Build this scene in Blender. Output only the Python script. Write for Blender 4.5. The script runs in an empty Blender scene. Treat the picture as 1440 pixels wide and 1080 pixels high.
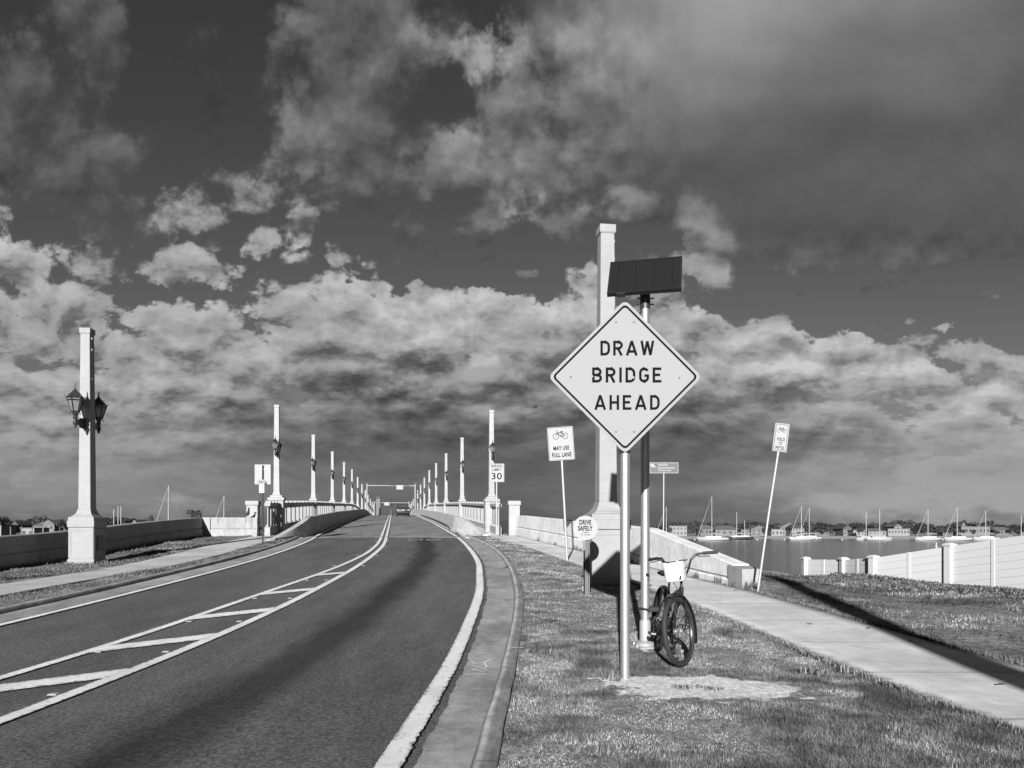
import bpy, math, random
import numpy as np
from mathutils import Vector, Matrix
random.seed(7); rng = np.random.default_rng(7)
S = bpy.context.scene
COL = S.collection
R = math.radians
F, CX, HY, CZ = 1080.0, 720.0, 747.0, 1.4       # focal length in photo pixels, centre column, horizon row, eye height

# ------------------------------------------------------------------ terrain
_dy = 0.25
_ys = np.arange(-60, 420, _dy)
def _slope(y):
    s = 0.04 / (1 + np.exp(-(y - 9) / 1.2))
    s = np.where(y > 55, np.interp(y, [55, 65, 110, 130, 150, 190, 230], [.04, .033, .033, .0, -.008, -.012, -.002]), s)
    return s
_zs = np.cumsum(_slope(_ys)) * _dy
_zs -= np.interp(0, _ys, _zs)
def zg(y): return float(np.interp(y, _ys, _zs))
def sm(a, b, x):
    t = np.clip((x - a) / (b - a), 0, 1); return t * t * (3 - 2 * t)
def cint(xs, ys):
    xs = np.array(xs, float); ys = np.array(ys, float)
    m = np.gradient(ys, xs)
    def f(x):
        i = int(np.clip(np.searchsorted(xs, x) - 1, 0, len(xs) - 2))
        h = xs[i+1] - xs[i]; t = (x - xs[i]) / h
        if t < 0: return float(ys[0] + m[0] * (x - xs[0]))
        if t > 1: return float(ys[-1] + m[-1] * (x - xs[-1]))
        return float((2*t**3-3*t*t+1)*ys[i] + (t**3-2*t*t+t)*h*m[i] + (-2*t**3+3*t*t)*ys[i+1] + (t**3-t*t)*h*m[i+1])
    return f
BS = -0.155                                       # direction of the bridge axis: dX/dY
Xc = cint([-12, 0, 8, 15, 20, 25, 30, 36, 42, 49, 60, 400], [-4.5, -4.42, -4.40, -4.36, -4.42, -4.70, -5.2, -6.03, -6.94, -8.0, -9.7, -9.7 + BS * 340])
XeR = cint([-12, 0, 4.5, 8, 11, 15, 18.5, 22, 25, 30, 36, 42, 49, 60, 400], [-1.05, -.80, -.74, -.64, -.61, -.62, -.76, -.94, -1.2, -1.72, -2.45, -3.35, -4.42, -6.12, -6.12 + BS * 340])
XeL = cint([-12, 5, 11, 16, 20, 24, 32, 42, 49, 60, 400], [-7.4, -7.35, -7.38, -7.45, -7.6, -7.85, -8.75, -10.4, -11.5, -13.2, -13.2 + BS * 340])
ROADZ = -.06
XgR = lambda y: XeR(y) + .16                     # asphalt meets right gutter
XcR = cint([-12, 2, 4.5, 8, 14, 18, 25, 32, 38, 41], [-.28, -.29, -.265, -.13, .03, -.03, -.42, -1.22, -2.25, -2.75])   # foot of right kerb
XcL = lambda y: XeL(y) - .72
XwR = cint([10, 15.3, 20, 26, 32, 38.5], [5.7, 4.62, 3.7, 2.55, 1.4, .2])         # right wall face
XwL = cint([-12, 10, 21.5, 37.1, 60], [-13.2, -13.75, -14.3, -14.95, -15.6])
XsL1 = cint([-12, 5, 14, 18, 24, 30, 36, 38.5], [-9.0, -9.1, -9.4, -9.6, -9.9, -10.2, -10.75, -11.1])
XsL2 = cint([-12, 5, 14, 18, 24, 30, 36, 38.5], [-10.6, -10.8, -11.0, -11.3, -11.75, -12.1, -12.5, -12.75])
XsR1 = cint([-12, 0, 5.3, 13.5, 19.7, 26, 32, 38.5], [4.4, 4.0, 3.56, 2.95, 1.95, .95, .0, -1.25])
XsR2 = cint([-12, 0, 7.8, 14.8, 20, 26, 32, 38.5], [6.0, 5.7, 5.2, 4.6, 3.62, 2.5, 1.35, .12])
def gz(x, y):
    z = zg(min(y, 60))
    dip = .19 * math.exp(-((y - 23) / 7) ** 2) * float(sm(-8.4, -10.5, x))
    z -= dip
    if x < -8: z -= 12 * float(sm(.25, 5, XwL(y) - x)) * .25
    w = XwR(max(y, 15.3)) + .2
    dr = float(sm(.1, 1.6, x - w)) * float(sm(20.0, 34, y))
    z -= 3.6 * dr
    z -= 3.6 * float(sm(38.2, 43, y)) * (1 - dr) * (1 if x > -8 else float(sm(5, .25, XwL(y) - x)))
    return max(z, -2.6)
def at(px, py, Y): return Vector(((px - CX) / F * Y, Y, CZ + (HY - py) / F * Y))

# ------------------------------------------------------------------ materials
class NT:
    def __init__(s, tree): s.t = tree; s.n = tree.nodes; s.l = tree.links
    def node(s, kind, **kw):
        n = s.n.new(kind)
        for k, v in kw.items():
            if k.startswith('i_'): n.inputs[k[2:].replace('_', ' ')].default_value = v
            else: setattr(n, k, v)
        return n
    def put(s, sock, v):
        if isinstance(v, (int, float)): sock.default_value = v
        elif isinstance(v, (tuple, list)): sock.default_value = v
        else: s.l.new(v, sock)
    def math(s, op, a, b=0.0, c=0.0, clamp=False):
        n = s.n.new('ShaderNodeMath'); n.operation = op; n.use_clamp = clamp
        s.put(n.inputs[0], a); s.put(n.inputs[1], b); s.put(n.inputs[2], c); return n.outputs[0]
    def ss(s, x, a, b, c=0.0, d=1.0, kind='SMOOTHSTEP'):
        n = s.n.new('ShaderNodeMapRange'); n.interpolation_type = kind; n.clamp = True
        s.put(n.inputs[0], x); s.put(n.inputs[1], a); s.put(n.inputs[2], b); s.put(n.inputs[3], c); s.put(n.inputs[4], d); return n.outputs[0]
    def noise(s, vec, scale, detail=4, rough=.55):
        n = s.n.new('ShaderNodeTexNoise'); n.inputs['Scale'].default_value = scale
        n.inputs['Detail'].default_value = detail; n.inputs['Roughness'].default_value = rough
        s.l.new(vec, n.inputs['Vector']); return n.outputs['Fac']
    def vmul(s, vec, t):
        n = s.n.new('ShaderNodeVectorMath'); n.operation = 'MULTIPLY'; s.l.new(vec, n.inputs[0]); n.inputs[1].default_value = t; return n.outputs[0]
    def mixf(s, f, a, b):
        n = s.n.new('ShaderNodeMix'); n.data_type = 'FLOAT'
        s.put(n.inputs[0], f); s.put(n.inputs[2], a); s.put(n.inputs[3], b); return n.outputs[0]
MATS = {}
def new_mat(name):
    m = bpy.data.materials.new(name); m.use_nodes = True
    t = NT(m.node_tree); b = t.n['Principled BSDF']; MATS[name] = m
    return m, t, b
def grey(t, sock_val, b, rough=.8, spec=.3, bump=None, bstr=.3, bdist=.01, metal=0):
    c = t.node('ShaderNodeCombineColor')
    for i in range(3): t.put(c.inputs[i], sock_val)
    t.l.new(c.outputs[0], b.inputs['Base Color'])
    t.put(b.inputs['Roughness'], rough); t.put(b.inputs['Metallic'], metal)
    b.inputs['Specular IOR Level'].default_value = spec
    if bump is not None:
        n = t.n.new('ShaderNodeBump'); n.inputs['Strength'].default_value = bstr; n.inputs['Distance'].default_value = bdist
        t.l.new(bump, n.inputs['Height']); t.l.new(n.outputs[0], b.inputs['Normal'])
def pos(t): return t.node('ShaderNodeNewGeometry').outputs['Position']
def attr(t, name): return t.node('ShaderNodeAttribute', attribute_name=name).outputs['Fac']
def simple(name, v, rough=.6, var=.12, scale=8, spec=.3, metal=0, streak=0, bstr=.15):
    m, t, b = new_mat(name); p = pos(t)
    n = t.noise(p, scale, 5, .6)
    f = t.math('ADD', 1 - var, t.math('MULTIPLY', n, 2 * var))
    if streak:
        k = t.noise(t.vmul(p, (7, 7, .5)), 1.6, 4, .6)
        f = t.math('MULTIPLY', f, t.ss(k, .35, .75, 1.0 + streak * .2, 1 - streak))
    grey(t, t.math('MULTIPLY', f, v), b, rough, spec, n, bstr, .004, metal)
    return m
def concrete(name, v, stain=.35, fine=70, bstr=.35, mot=1.0):
    m, t, b = new_mat(name); p = pos(t)
    big = t.noise(p, .9, 5, .6); mid = t.noise(p, 6, 5, .65); fn = t.noise(p, fine, 3, .6)
    st = t.noise(t.vmul(p, (5, 5, .45)), 1.7, 5, .62)
    f = t.math('MULTIPLY', t.ss(big, .3, .7, 1 - .14*mot, 1 + .1*mot), t.ss(mid, .3, .7, 1 - .12*mot, 1 + .1*mot))
    f = t.math('MULTIPLY', f, t.ss(fn, .3, .7, .9, 1.08))
    f = t.math('MULTIPLY', f, t.ss(st, .52, .78, 1.0, 1 - stain))
    grey(t, t.math('MULTIPLY', f, v), b, .85, .2, t.math('ADD', t.math('MULTIPLY', fn, .5), mid), bstr, .006)
    return m
def build_materials():
    concrete('obelisk_concrete', .222, .07, 60, .1, .35)
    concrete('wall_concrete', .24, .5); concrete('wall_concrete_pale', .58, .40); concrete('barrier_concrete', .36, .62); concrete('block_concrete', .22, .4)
    concrete('rail_concrete', .255, .14, 50, .15, .5)
    # pavement slab concrete with joints
    for nm, v in (('pavement_concrete', .52), ('pavement_concrete_worn', .42)):
        m, t, b = new_mat(nm); p = pos(t); d = attr(t, 'along')
        big = t.noise(p, .7, 5, .6); mid = t.noise(p, 5, 6, .65); fn = t.noise(p, 120, 3, .6)
        f = t.math('MULTIPLY', t.ss(big, .3, .7, .80, 1.10), t.ss(mid, .3, .75, .86, 1.08))
        f = t.math('MULTIPLY', f, t.ss(fn, .3, .7, .93, 1.05))
        fr = t.math('ABSOLUTE', t.math('SUBTRACT', t.math('FRACT', t.math('ADD', t.math('DIVIDE', d, 1.83), t.math('MULTIPLY', t.noise(p, 3), .004))), .5))
        f = t.math('MULTIPLY', f, t.ss(fr, .0045, .009, .28, 1))
        sp = t.noise(p, 9, 2, .5)
        f = t.math('MULTIPLY', f, t.ss(sp, .74, .78, 1, .55))
        e = attr(t, 'edge')
        f = t.math('MULTIPLY', f, t.ss(t.math('ADD', e, t.math('MULTIPLY', t.math('SUBTRACT', mid, .5), .35)), .0, .16, .62, 1))
        grey(t, t.math('MULTIPLY', f, v), b, .85, .2, t.math('ADD', fn, t.math('MULTIPLY', fr, 0)), .25, .003)
    # asphalt
    m, t, b = new_mat('asphalt'); p = pos(t); lat = attr(t, 'lat')
    ps = t.vmul(p, (1, .22, 1))
    sp = t.noise(p, 210, 2, .7); sp2 = t.noise(p, 95, 2, .6); big = t.noise(ps, .9, 4, .6); mid = t.noise(ps, 3.5, 4, .6); lg = t.noise(p, 34, 3, .65)
    f = t.math('MULTIPLY', t.ss(big, .3, .7, .84, 1.14), t.ss(mid, .3, .7, .92, 1.08))
    f = t.math('MULTIPLY', f, t.ss(sp, .32, .7, .5, 1.55))
    f = t.math('MULTIPLY', f, t.ss(sp2, .6, .7, 1, 2.4))
    f = t.math('MULTIPLY', f, t.ss(lg, .32, .68, .55, 1.5))
    off = t.math('ADD', lat, t.math('MULTIPLY', t.math('SUBTRACT', t.noise(ps, 1.4, 5, .65), .5), .9))
    band = t.math('SUBTRACT', 1, t.ss(t.math('ABSOLUTE', off), .06, .62))
    f = t.math('MULTIPLY', f, t.math('SUBTRACT', 1, t.math('MULTIPLY', band, .66)))
    crk = t.noise(t.vmul(p, (3, .35, 1)), 1.2, 5, .7)
    f = t.math('MULTIPLY', f, t.ss(t.math('ABSOLUTE', t.math('SUBTRACT', crk, .5)), .0, .006, .55, 1))
    grey(t, t.math('MULTIPLY', f, .082), b, .9, .15, t.math('ADD', sp, sp2), .35, .004)
    # bridge deck
    m, t, b = new_mat('deck_concrete'); p = pos(t); lat = attr(t, 'lat')
    big = t.noise(t.vmul(p, (1, .15, 1)), 1.1, 5, .6); fn = t.noise(p, 60, 3, .6)
    f = t.math('MULTIPLY', t.ss(big, .3, .7, .75, 1.25), t.ss(fn, .3, .7, .85, 1.15))
    grey(t, t.math('MULTIPLY', f, .16), b, .85, .2, fn, .3, .004)
    # paint on asphalt, chipped
    m, t, b = new_mat('road_paint'); p = pos(t); e = attr(t, 'edge')
    fn = t.noise(p, 90, 3, .6); md = t.noise(p, 14, 4, .6); bg = t.noise(t.vmul(p, (1, .3, 1)), 4, 3, .5)
    wear = t.math('ADD', t.math('MULTIPLY', fn, .6), t.math('MULTIPLY', md, .4))
    k = t.ss(t.math('SUBTRACT', wear, t.ss(e, 0, .04, .10, 0)), .36, .43)
    f = t.math('MULTIPLY', t.ss(bg, .3, .7, .88, 1.05), .66)
    grey(t, t.mixf(k, .06, f), b, .7, .25, fn, .2, .003)
    # gutter concrete
    m, t, b = new_mat('gutter_concrete'); p = pos(t); e = attr(t, 'edge')
    fn = t.noise(p, 110, 3, .65); md = t.noise(p, 9, 5, .65); bg = t.noise(t.vmul(p, (1, .5, 1)), 1.6, 5, .65); gr = t.noise(p, 45, 2, .5)
    f = t.math('MULTIPLY', t.ss(bg, .28, .72, .66, 1.22), t.ss(md, .3, .7, .82, 1.15))
    f = t.math('MULTIPLY', f, t.ss(fn, .3, .7, .72, 1.25))
    f = t.math('MULTIPLY', f, t.ss(gr, .66, .74, 1, .55))
    grey(t, t.math('MULTIPLY', f, .27), b, .9, .15, t.math('ADD', fn, md), .5, .006)
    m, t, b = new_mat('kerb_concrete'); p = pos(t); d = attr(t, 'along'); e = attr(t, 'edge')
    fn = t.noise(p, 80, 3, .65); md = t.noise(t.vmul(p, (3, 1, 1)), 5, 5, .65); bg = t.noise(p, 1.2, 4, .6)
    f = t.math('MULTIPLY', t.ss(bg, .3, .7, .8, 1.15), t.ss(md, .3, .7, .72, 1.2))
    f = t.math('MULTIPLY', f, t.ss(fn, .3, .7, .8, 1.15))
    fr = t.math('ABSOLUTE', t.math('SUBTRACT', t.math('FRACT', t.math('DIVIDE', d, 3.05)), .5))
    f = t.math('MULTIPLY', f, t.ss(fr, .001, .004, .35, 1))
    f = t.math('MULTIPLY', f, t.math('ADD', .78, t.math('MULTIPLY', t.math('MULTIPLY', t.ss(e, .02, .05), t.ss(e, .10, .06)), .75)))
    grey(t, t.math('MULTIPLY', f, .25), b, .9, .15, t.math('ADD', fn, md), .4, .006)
    # lawn soil / turf base
    m, t, b = new_mat('turf'); p = pos(t)
    fn = t.noise(p, 75, 4, .7); md = t.noise(p, 7, 5, .65); bg = t.noise(p, .8, 4, .6); f2 = t.noise(t.vmul(p, (1, .5, 1)), 30, 4, .7)
    f = t.math('MULTIPLY', t.ss(bg, .3, .7, .75, 1.3), t.ss(md, .3, .7, .65, 1.35))
    f = t.math('MULTIPLY', f, t.ss(t.math('MULTIPLY', t.math('ADD', fn, f2), .5), .33, .68, .35, 1.9))
    bare = attr(t, 'bare')
    bf = t.math('MULTIPLY', t.math('MULTIPLY', t.ss(fn, .3, .7, .68, 1.2), t.ss(md, .3, .7, .75, 1.12)), t.ss(t.noise(p, 22, 5, .7), .36, .62, .66, 1.1))
    k = t.ss(t.math('ADD', bare, t.math('MULTIPLY', t.math('SUBTRACT', t.noise(p, 4.5, 6, .7), .5), 1.9)), .40, .52)
    v = t.mixf(k, t.math('MULTIPLY', f, .15), t.math('MULTIPLY', bf, .72))
    grey(t, v, b, .95, .1, t.math('ADD', fn, md), .45, .02)
    # grass blades / leaves use a per-face tone
    for nm, k, tr in (('grass_blade', 1.0, .0), ('leaf', 1.0, 0)):
        m, t, b = new_mat(nm); tone = attr(t, 'tone')
        grey(t, t.math('MULTIPLY', tone, k), b, .75, .15)
    m, t, b = new_mat('foliage'); p = pos(t); n = t.noise(p, 1.1, 3, .6)
    ob = t.node('ShaderNodeObjectInfo').outputs['Random']; tone = attr(t, 'tone')
    grey(t, t.math('MULTIPLY', t.math('MULTIPLY', tone, t.ss(n, .3, .7, .7, 1.3)), t.math('ADD', .75, t.math('MULTIPLY', ob, .6))), b, .85, .1)
    # water
    m, t, b = new_mat('water'); p = pos(t)
    w1 = t.noise(t.vmul(p, (.5, 1.4, 1)), .9, 5, .6); w2 = t.noise(t.vmul(p, (.04, .25, 1)), 1, 4, .6)
    grey(t, t.math('MULTIPLY', t.ss(w2, .3, .7, .8, 1.25), .035), b, .14, .5, t.math('ADD', w1, t.math('MULTIPLY', w2, 1.5)), .35, .25)
    simple('white_vinyl', .42, .6, .03, 5); simple('white_paint', .26, .6, .05, 5, streak=.08); simple('sign_white', .25, .7, .03, 20, .1)
    simple('sign_pale', .20, .7, .035, 6, .1); simple('sign_grey', .10, .7, .06, 20, .1); simple('black_paint', .006, .9, .1, 20, .03)
    simple('galvanised', .36, .42, .14, 30, .5, .75, .1); simple('galvanised_pale', .27, .5, .1, 30, .5, .25)
    simple('post_zinc', .10, .6, .2, 40, .3); simple('dark_metal', .018, .45, .25, 25, .5); simple('rubber', .02, .75, .2, 40); simple('frame_black', .012, .3, .2, 20, .5)
    simple('chrome', .5, .22, .1, 30, .5, 1); simple('plastic_white', .40, .45, .08, 9, streak=.1)
    simple('solar_frame', .012, .5, .1, 20, .15, 0); simple('timber', .11, .8, .3, 12, streak=.3)
    simple('hull_white', .27, .35, .05, 1); simple('hull_dark', .03, .35, .1, 1); simple('sail_cover', .14, .7, .2, 3)
    simple('house_white', .155, .7, .06, .5); simple('house_grey', .09, .7, .08, .5); simple('house_pale', .11, .7, .08, .5)
    simple('roof_dark', .05, .8, .2, .8); simple('roof_grey', .09, .8, .2, .8); simple('glass_dark', .04, .3, .1, 3, .5)
    simple('bark', .07, .9, .3, 3); simple('shore_sand', .2, .9, .25, .15); simple('seawall', .18, .9, .2, .3)
    simple('car_paint', .014, .45, .1, 3, .25); simple('plaque', .02, .4, .3, 12, .5, .4); simple('bird_dark', .03, .8, .2, 20)
    simple('dirt_dark', .05, .9, .3, 8); simple('lamp_red', .22, .2, .05, 8, .5); simple('spray', .5, .8, .3, 60)
    # solar cells
    m, t, b = new_mat('solar_cells'); n = t.node('ShaderNodeTexCoord').outputs['Object']
    s = t.node('ShaderNodeSeparateXYZ'); t.l.new(n, s.inputs[0]); x = s.outputs[0]; y = s.outputs[2]
    a = t.math('ABSOLUTE', t.math('SUBTRACT', t.math('FRACT', t.math('MULTIPLY', x, 4.8)), .5)); c = t.math('ABSOLUTE', t.math('SUBTRACT', t.math('FRACT', t.math('MULTIPLY', x, 38.4)), .5))
    e = t.math('ABSOLUTE', t.math('SUBTRACT', t.math('FRACT', t.math('MULTIPLY', y, 28)), .5))
    v = t.math('MULTIPLY', t.ss(a, .0, .03, .45, 1), t.ss(c, .02, .12, 1.35, 1)); v = t.math('MULTIPLY', v, t.ss(e, .02, .1, 1.15, 1))
    grey(t, t.math('MULTIPLY', v, .009), b, .5, .12)
    # lantern glass
    m, t, b = new_mat('lantern_glass'); n = t.noise(pos(t), 18, 3)
    grey(t, t.math('ADD', .07, t.math('MULTIPLY', n, .16)), b, .25, .5); b.inputs['Alpha'].default_value = .82
build_materials()
M = MATS

# ------------------------------------------------------------------ mesh builder
class MB:
    def __init__(s): s.v = []; s.f = []
    def add(s, vs, fs, m=None):
        b = len(s.v)
        s.v += [tuple(m @ Vector(v)) for v in vs] if m is not None else [tuple(v) for v in vs]
        s.f += [tuple(b + i for i in f) for f in fs]; return s
    def box(s, c, d, m=None, taper=1.0, rz=0):
        x, y, z = d[0]/2, d[1]/2, d[2]/2; k = taper
        vs = [(-x,-y,-z),(x,-y,-z),(x,y,-z),(-x,y,-z),(-x*k,-y*k,z),(x*k,-y*k,z),(x*k,y*k,z),(-x*k,y*k,z)]
        mm = Matrix.Translation(c) @ Matrix.Rotation(rz, 4, 'Z')
        if m is not None: mm = m @ mm
        return s.add(vs, [(0,3,2,1),(4,5,6,7),(0,1,5,4),(1,2,6,5),(2,3,7,6),(3,0,4,7)], mm)
    def prism(s, pts, y0, y1, m=None):        # polygon in x,z extruded along y
        n = len(pts); vs = [(p[0], y0, p[1]) for p in pts] + [(p[0], y1, p[1]) for p in pts]
        fs = [tuple(range(n)), tuple(range(2*n-1, n-1, -1))] + [(i, i+n, (i+1) % n + n, (i+1) % n) for i in range(n)]
        return s.add(vs, fs, m)
    def rings(s, rings, close=True, capa=True, capb=True, m=None):
        n = len(rings[0]); vs = [v for r in rings for v in r]; fs = []
        for k in range(len(rings) - 1):
            for i in range(n if close else n - 1):
                j = (i + 1) % n; fs.append((k*n+i, k*n+j, (k+1)*n+j, (k+1)*n+i))
        if capa: fs.append(tuple(range(n-1, -1, -1)))
        if capb: fs.append(tuple(range((len(rings)-1)*n, len(rings)*n)))
        return s.add(vs, fs, m)
    def lathe(s, prof, n=16, m=None, c=(0,0,0), rot=0):
        rs = [[(c[0]+r*math.cos(2*math.pi*i/n+rot), c[1]+r*math.sin(2*math.pi*i/n+rot), c[2]+z) for i in range(n)] for r, z in prof]
        return s.rings(rs, m=m)
    def sq(s, prof, m=None, c=(0,0,0)):       # square-section profile (half width, z)
        return s.rings([[(c[0]-w, c[1]-w, c[2]+z), (c[0]+w, c[1]-w, c[2]+z), (c[0]+w, c[1]+w, c[2]+z), (c[0]-w, c[1]+w, c[2]+z)] for w, z in prof], m=m)
    def tube(s, pts, r, n=8, m=None, cap=True):
        pts = [Vector(p) for p in pts]; rs = []
        rr = r if isinstance(r, (list, tuple)) else [r] * len(pts)
        up = None
        for i, p in enumerate(pts):
            d = (pts[min(i+1, len(pts)-1)] - pts[max(i-1, 0)]).normalized()
            if up is None:
                up = Vector((0,0,1)) if abs(d.z) < .9 else Vector((1,0,0))
            a = d.cross(up).normalized(); b = a.cross(d).normalized(); up = b
            rs.append([tuple(p + (a*math.cos(2*math.pi*k/n) + b*math.sin(2*math.pi*k/n)) * rr[i]) for k in range(n)])
        return s.rings(rs, True, cap, cap, m)
    def torus(s, c, Rr, r, axis='Y', n=36, k=8, m=None, a0=0, a1=2*math.pi):
        full = abs(a1 - a0 - 2*math.pi) < 1e-6; rings = []
        cnt = n if full else n + 1
        for i in range(cnt):
            a = a0 + (a1 - a0) * i / n; ring = []
            for j in range(k):
                b = 2*math.pi*j/k; q = Rr + r*math.cos(b); h = r*math.sin(b)
                if axis == 'Y': p = (c[0]+q*math.cos(a), c[1]+h, c[2]+q*math.sin(a))
                else: p = (c[0]+q*math.cos(a), c[1]+q*math.sin(a), c[2]+h)
                ring.append(p)
            rings.append(ring)
        if full: rings.append(rings[0])
        return s.rings(rings, True, not full, not full, m)
    def build(s, name, mat, parent=None, loc=None, smooth=None, bevel=0, rot=None):
        me = bpy.data.meshes.new(name); me.from_pydata(s.v, [], s.f); me.update()
        if mat: me.materials.append(M[mat] if isinstance(mat, str) else mat)
        if smooth is not None:
            me.shade_smooth(); me.set_sharp_from_angle(angle=R(smooth))
        o = bpy.data.objects.new(name, me); COL.objects.link(o)
        if parent is not None: o.parent = parent
        if loc is not None: o.location = loc
        if rot is not None: o.rotation_euler = rot
        if bevel:
            md = o.modifiers.new('bevel', 'BEVEL'); md.width = bevel; md.segments = 2; md.limit_method = 'ANGLE'; md.angle_limit = R(40)
        return o
def thing(name, label, cat, loc=(0,0,0), rz=0, group=None, rot=None):
    o = bpy.data.objects.new(name, None); COL.objects.link(o); o.location = loc
    o.rotation_euler = rot if rot else (0, 0, rz); o.empty_display_size = .2
    return tag(o, label, cat, group)
def tag(o, label, cat, group=None):
    o['label'] = label; o['category'] = cat
    if group: o['group'] = group
    return o
def struct(o, kind='structure'): o['kind'] = kind; return o
def copy_tree(o, parent=None):
    c = o.copy(); COL.objects.link(c)
    if parent is not None: c.parent = parent
    for ch in list(o.children): copy_tree(ch, c)
    return c
def np_mesh(name, V, Fc, mat, attrs=None, parent=None, face=3):
    me = bpy.data.meshes.new(name); n = len(V); k = len(Fc)
    me.vertices.add(n); me.vertices.foreach_set('co', np.ascontiguousarray(V, np.float32).ravel())
    me.loops.add(k * face); me.loops.foreach_set('vertex_index', np.ascontiguousarray(Fc, np.int32).ravel())
    me.polygons.add(k); me.polygons.foreach_set('loop_start', np.arange(0, k * face, face, dtype=np.int32))
    me.polygons.foreach_set('loop_total', np.full(k, face, np.int32))
    for an, av in (attrs or {}).items():
        a = me.attributes.new(an, 'FLOAT', 'POINT'); a.data.foreach_set('value', np.ascontiguousarray(av, np.float32))
    me.update(calc_edges=True); me.materials.append(M[mat])
    o = bpy.data.objects.new(name, me); COL.objects.link(o)
    if parent is not None: o.parent = parent
    return o
def strip(name, fa, fb, y0, y1, mat, dz=0.0, cols=4, step=.5, zf=None, lat=None, thick=0, smooth=True, zb=0.0):
    """a sheet between two curves X=fa(Y), X=fb(Y), following the ground"""
    ys = np.arange(y0, y1 + 1e-6, step); V = []; al = []; ed = []; la = []; d = 0; prev = None
    for y in ys:
        a, b = fa(y), fb(y)
        if prev is not None: d += math.hypot((a+b)/2 - prev[0], y - prev[1])
        prev = ((a+b)/2, y)
        for i in range(cols + 1):
            x = a + (b - a) * i / cols
            z = (zf(x, y) if zf else zg(y)) + dz + zb * (1 - (2*i/cols - 1)**2)
            V.append((x, y, z)); al.append(d); ed.append(abs(b - a) * min(i, cols - i) / cols); la.append(x - lat(y) if lat else 0)
    Fc = []; c = cols + 1
    for j in range(len(ys) - 1):
        for i in range(cols): Fc.append((j*c+i, j*c+i+1, (j+1)*c+i+1, (j+1)*c+i))
    if thick:
        n = len(V); low = []
        V2 = [(x, y, z - thick) for x, y, z in V]
        V += V2; al += al; ed += ed; la += la
        for j in range(len(ys) - 1):
            Fc.append((j*c, (j+1)*c, (j+1)*c+n, j*c+n)); Fc.append(((j+1)*c+cols, j*c+cols, j*c+cols+n, (j+1)*c+cols+n))
        for i in range(cols):
            Fc.append((i+1, i, i+n, i+1+n)); e = (len(ys)-1)*c; Fc.append((e+i, e+i+1, e+i+1+n, e+i+n))
    o = np_mesh(name, np.array(V), np.array(Fc), mat, {'along': al, 'edge': ed, 'lat': la}, face=4)
    if smooth and not thick: o.data.shade_smooth()
    return struct(o)
def extrude_profile(name, path, prof, mat, smooth=None, bevel=0):
    """path: list of (point, side vector); prof(i): list of (offset along side, z)"""
    rings = []
    for i, (p, sd) in enumerate(path):
        rings.append([(p[0] + sd[0]*a, p[1] + sd[1]*a, p[2] + z) for a, z in prof(i)])
    mb = MB(); mb.rings(rings)
    return mb.build(name, mat, smooth=smooth, bevel=bevel)
def text(body, w, h, mat, parent, loc, name='lettering', depth=.002, bold=.012, rot=(R(90), 0, 0)):
    cu = bpy.data.curves.new('t', 'FONT'); cu.body = body; cu.size = 1; cu.align_x = 'CENTER'; cu.offset = bold; cu.extrude = .5
    cu.resolution_u = 4; cu.space_character = 1.08
    o = bpy.data.objects.new('t', cu); COL.objects.link(o)
    dg = bpy.context.evaluated_depsgraph_get()
    me = bpy.data.meshes.new_from_object(o.evaluated_get(dg)); bpy.data.objects.remove(o)
    co = np.empty(len(me.vertices) * 3, np.float32); me.vertices.foreach_get('co', co); co = co.reshape(-1, 3)
    lo, hi = co.min(0), co.max(0); c = (lo + hi) / 2
    co = (co - c) * np.array([w / (hi[0]-lo[0]), h / (hi[1]-lo[1]), depth / max(1e-6, hi[2]-lo[2])])
    me.vertices.foreach_set('co', co.astype(np.float32).ravel()); me.update()
    me.materials.clear(); me.materials.append(M[mat]); me.name = name
    ob = bpy.data.objects.new(name, me); COL.objects.link(ob); ob.parent = parent; ob.location = loc; ob.rotation_euler = rot
    return ob
def rrect(w, h, r, n=5):
    pts = []
    for cx, cy, a0 in ((w/2-r, h/2-r, 0), (-w/2+r, h/2-r, 90), (-w/2+r, -h/2+r, 180), (w/2-r, -h/2+r, 270)):
        for i in range(n + 1):
            a = R(a0 + 90 * i / n); pts.append((cx + r*math.cos(a), cy + r*math.sin(a)))
    return pts
def ring_frame(mb, outer, inner, y0, y1):
    n = len(outer); vs = [(p[0], y0, p[1]) for p in outer] + [(p[0], y0, p[1]) for p in inner] + [(p[0], y1, p[1]) for p in outer] + [(p[0], y1, p[1]) for p in inner]
    fs = []
    for i in range(n):
        j = (i + 1) % n
        fs += [(i, j, j+n, i+n), (i+2*n, i+3*n, j+3*n, j+2*n), (i, i+2*n, j+2*n, j), (i+n, j+n, j+3*n, i+3*n)]
    return mb.add(vs, fs)

# ------------------------------------------------------------------ camera, sun, sky
cam = bpy.data.cameras.new('camera'); cam.lens = 27.0; cam.sensor_width = 36; cam.shift_y = (HY - 540) / 1440
cam.clip_start = .05; cam.clip_end = 20000
co = bpy.data.objects.new('camera', cam); COL.objects.link(co); co.location = (0, 0, CZ); co.rotation_euler = (R(90), 0, 0); S.camera = co
SUN_EL, SUN_AZ = 16.5, 7.4
sd = Vector((math.sin(R(SUN_AZ))*math.cos(R(SUN_EL)), math.cos(R(SUN_AZ))*math.cos(R(SUN_EL)), -math.sin(R(SUN_EL))))
sl = bpy.data.lights.new('sun', 'SUN'); sl.energy = 5.0; sl.angle = R(.5); sl.color = (1, 1, 1)
so = bpy.data.objects.new('sun', sl); COL.objects.link(so); so.rotation_euler = sd.to_track_quat('-Z', 'Y').to_euler(); so.location = (-10, -40, 30)
S.view_settings.view_transform = 'Standard'; S.view_settings.look = 'None'; S.view_settings.exposure = 1.2; S.view_settings.gamma = 1
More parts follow.
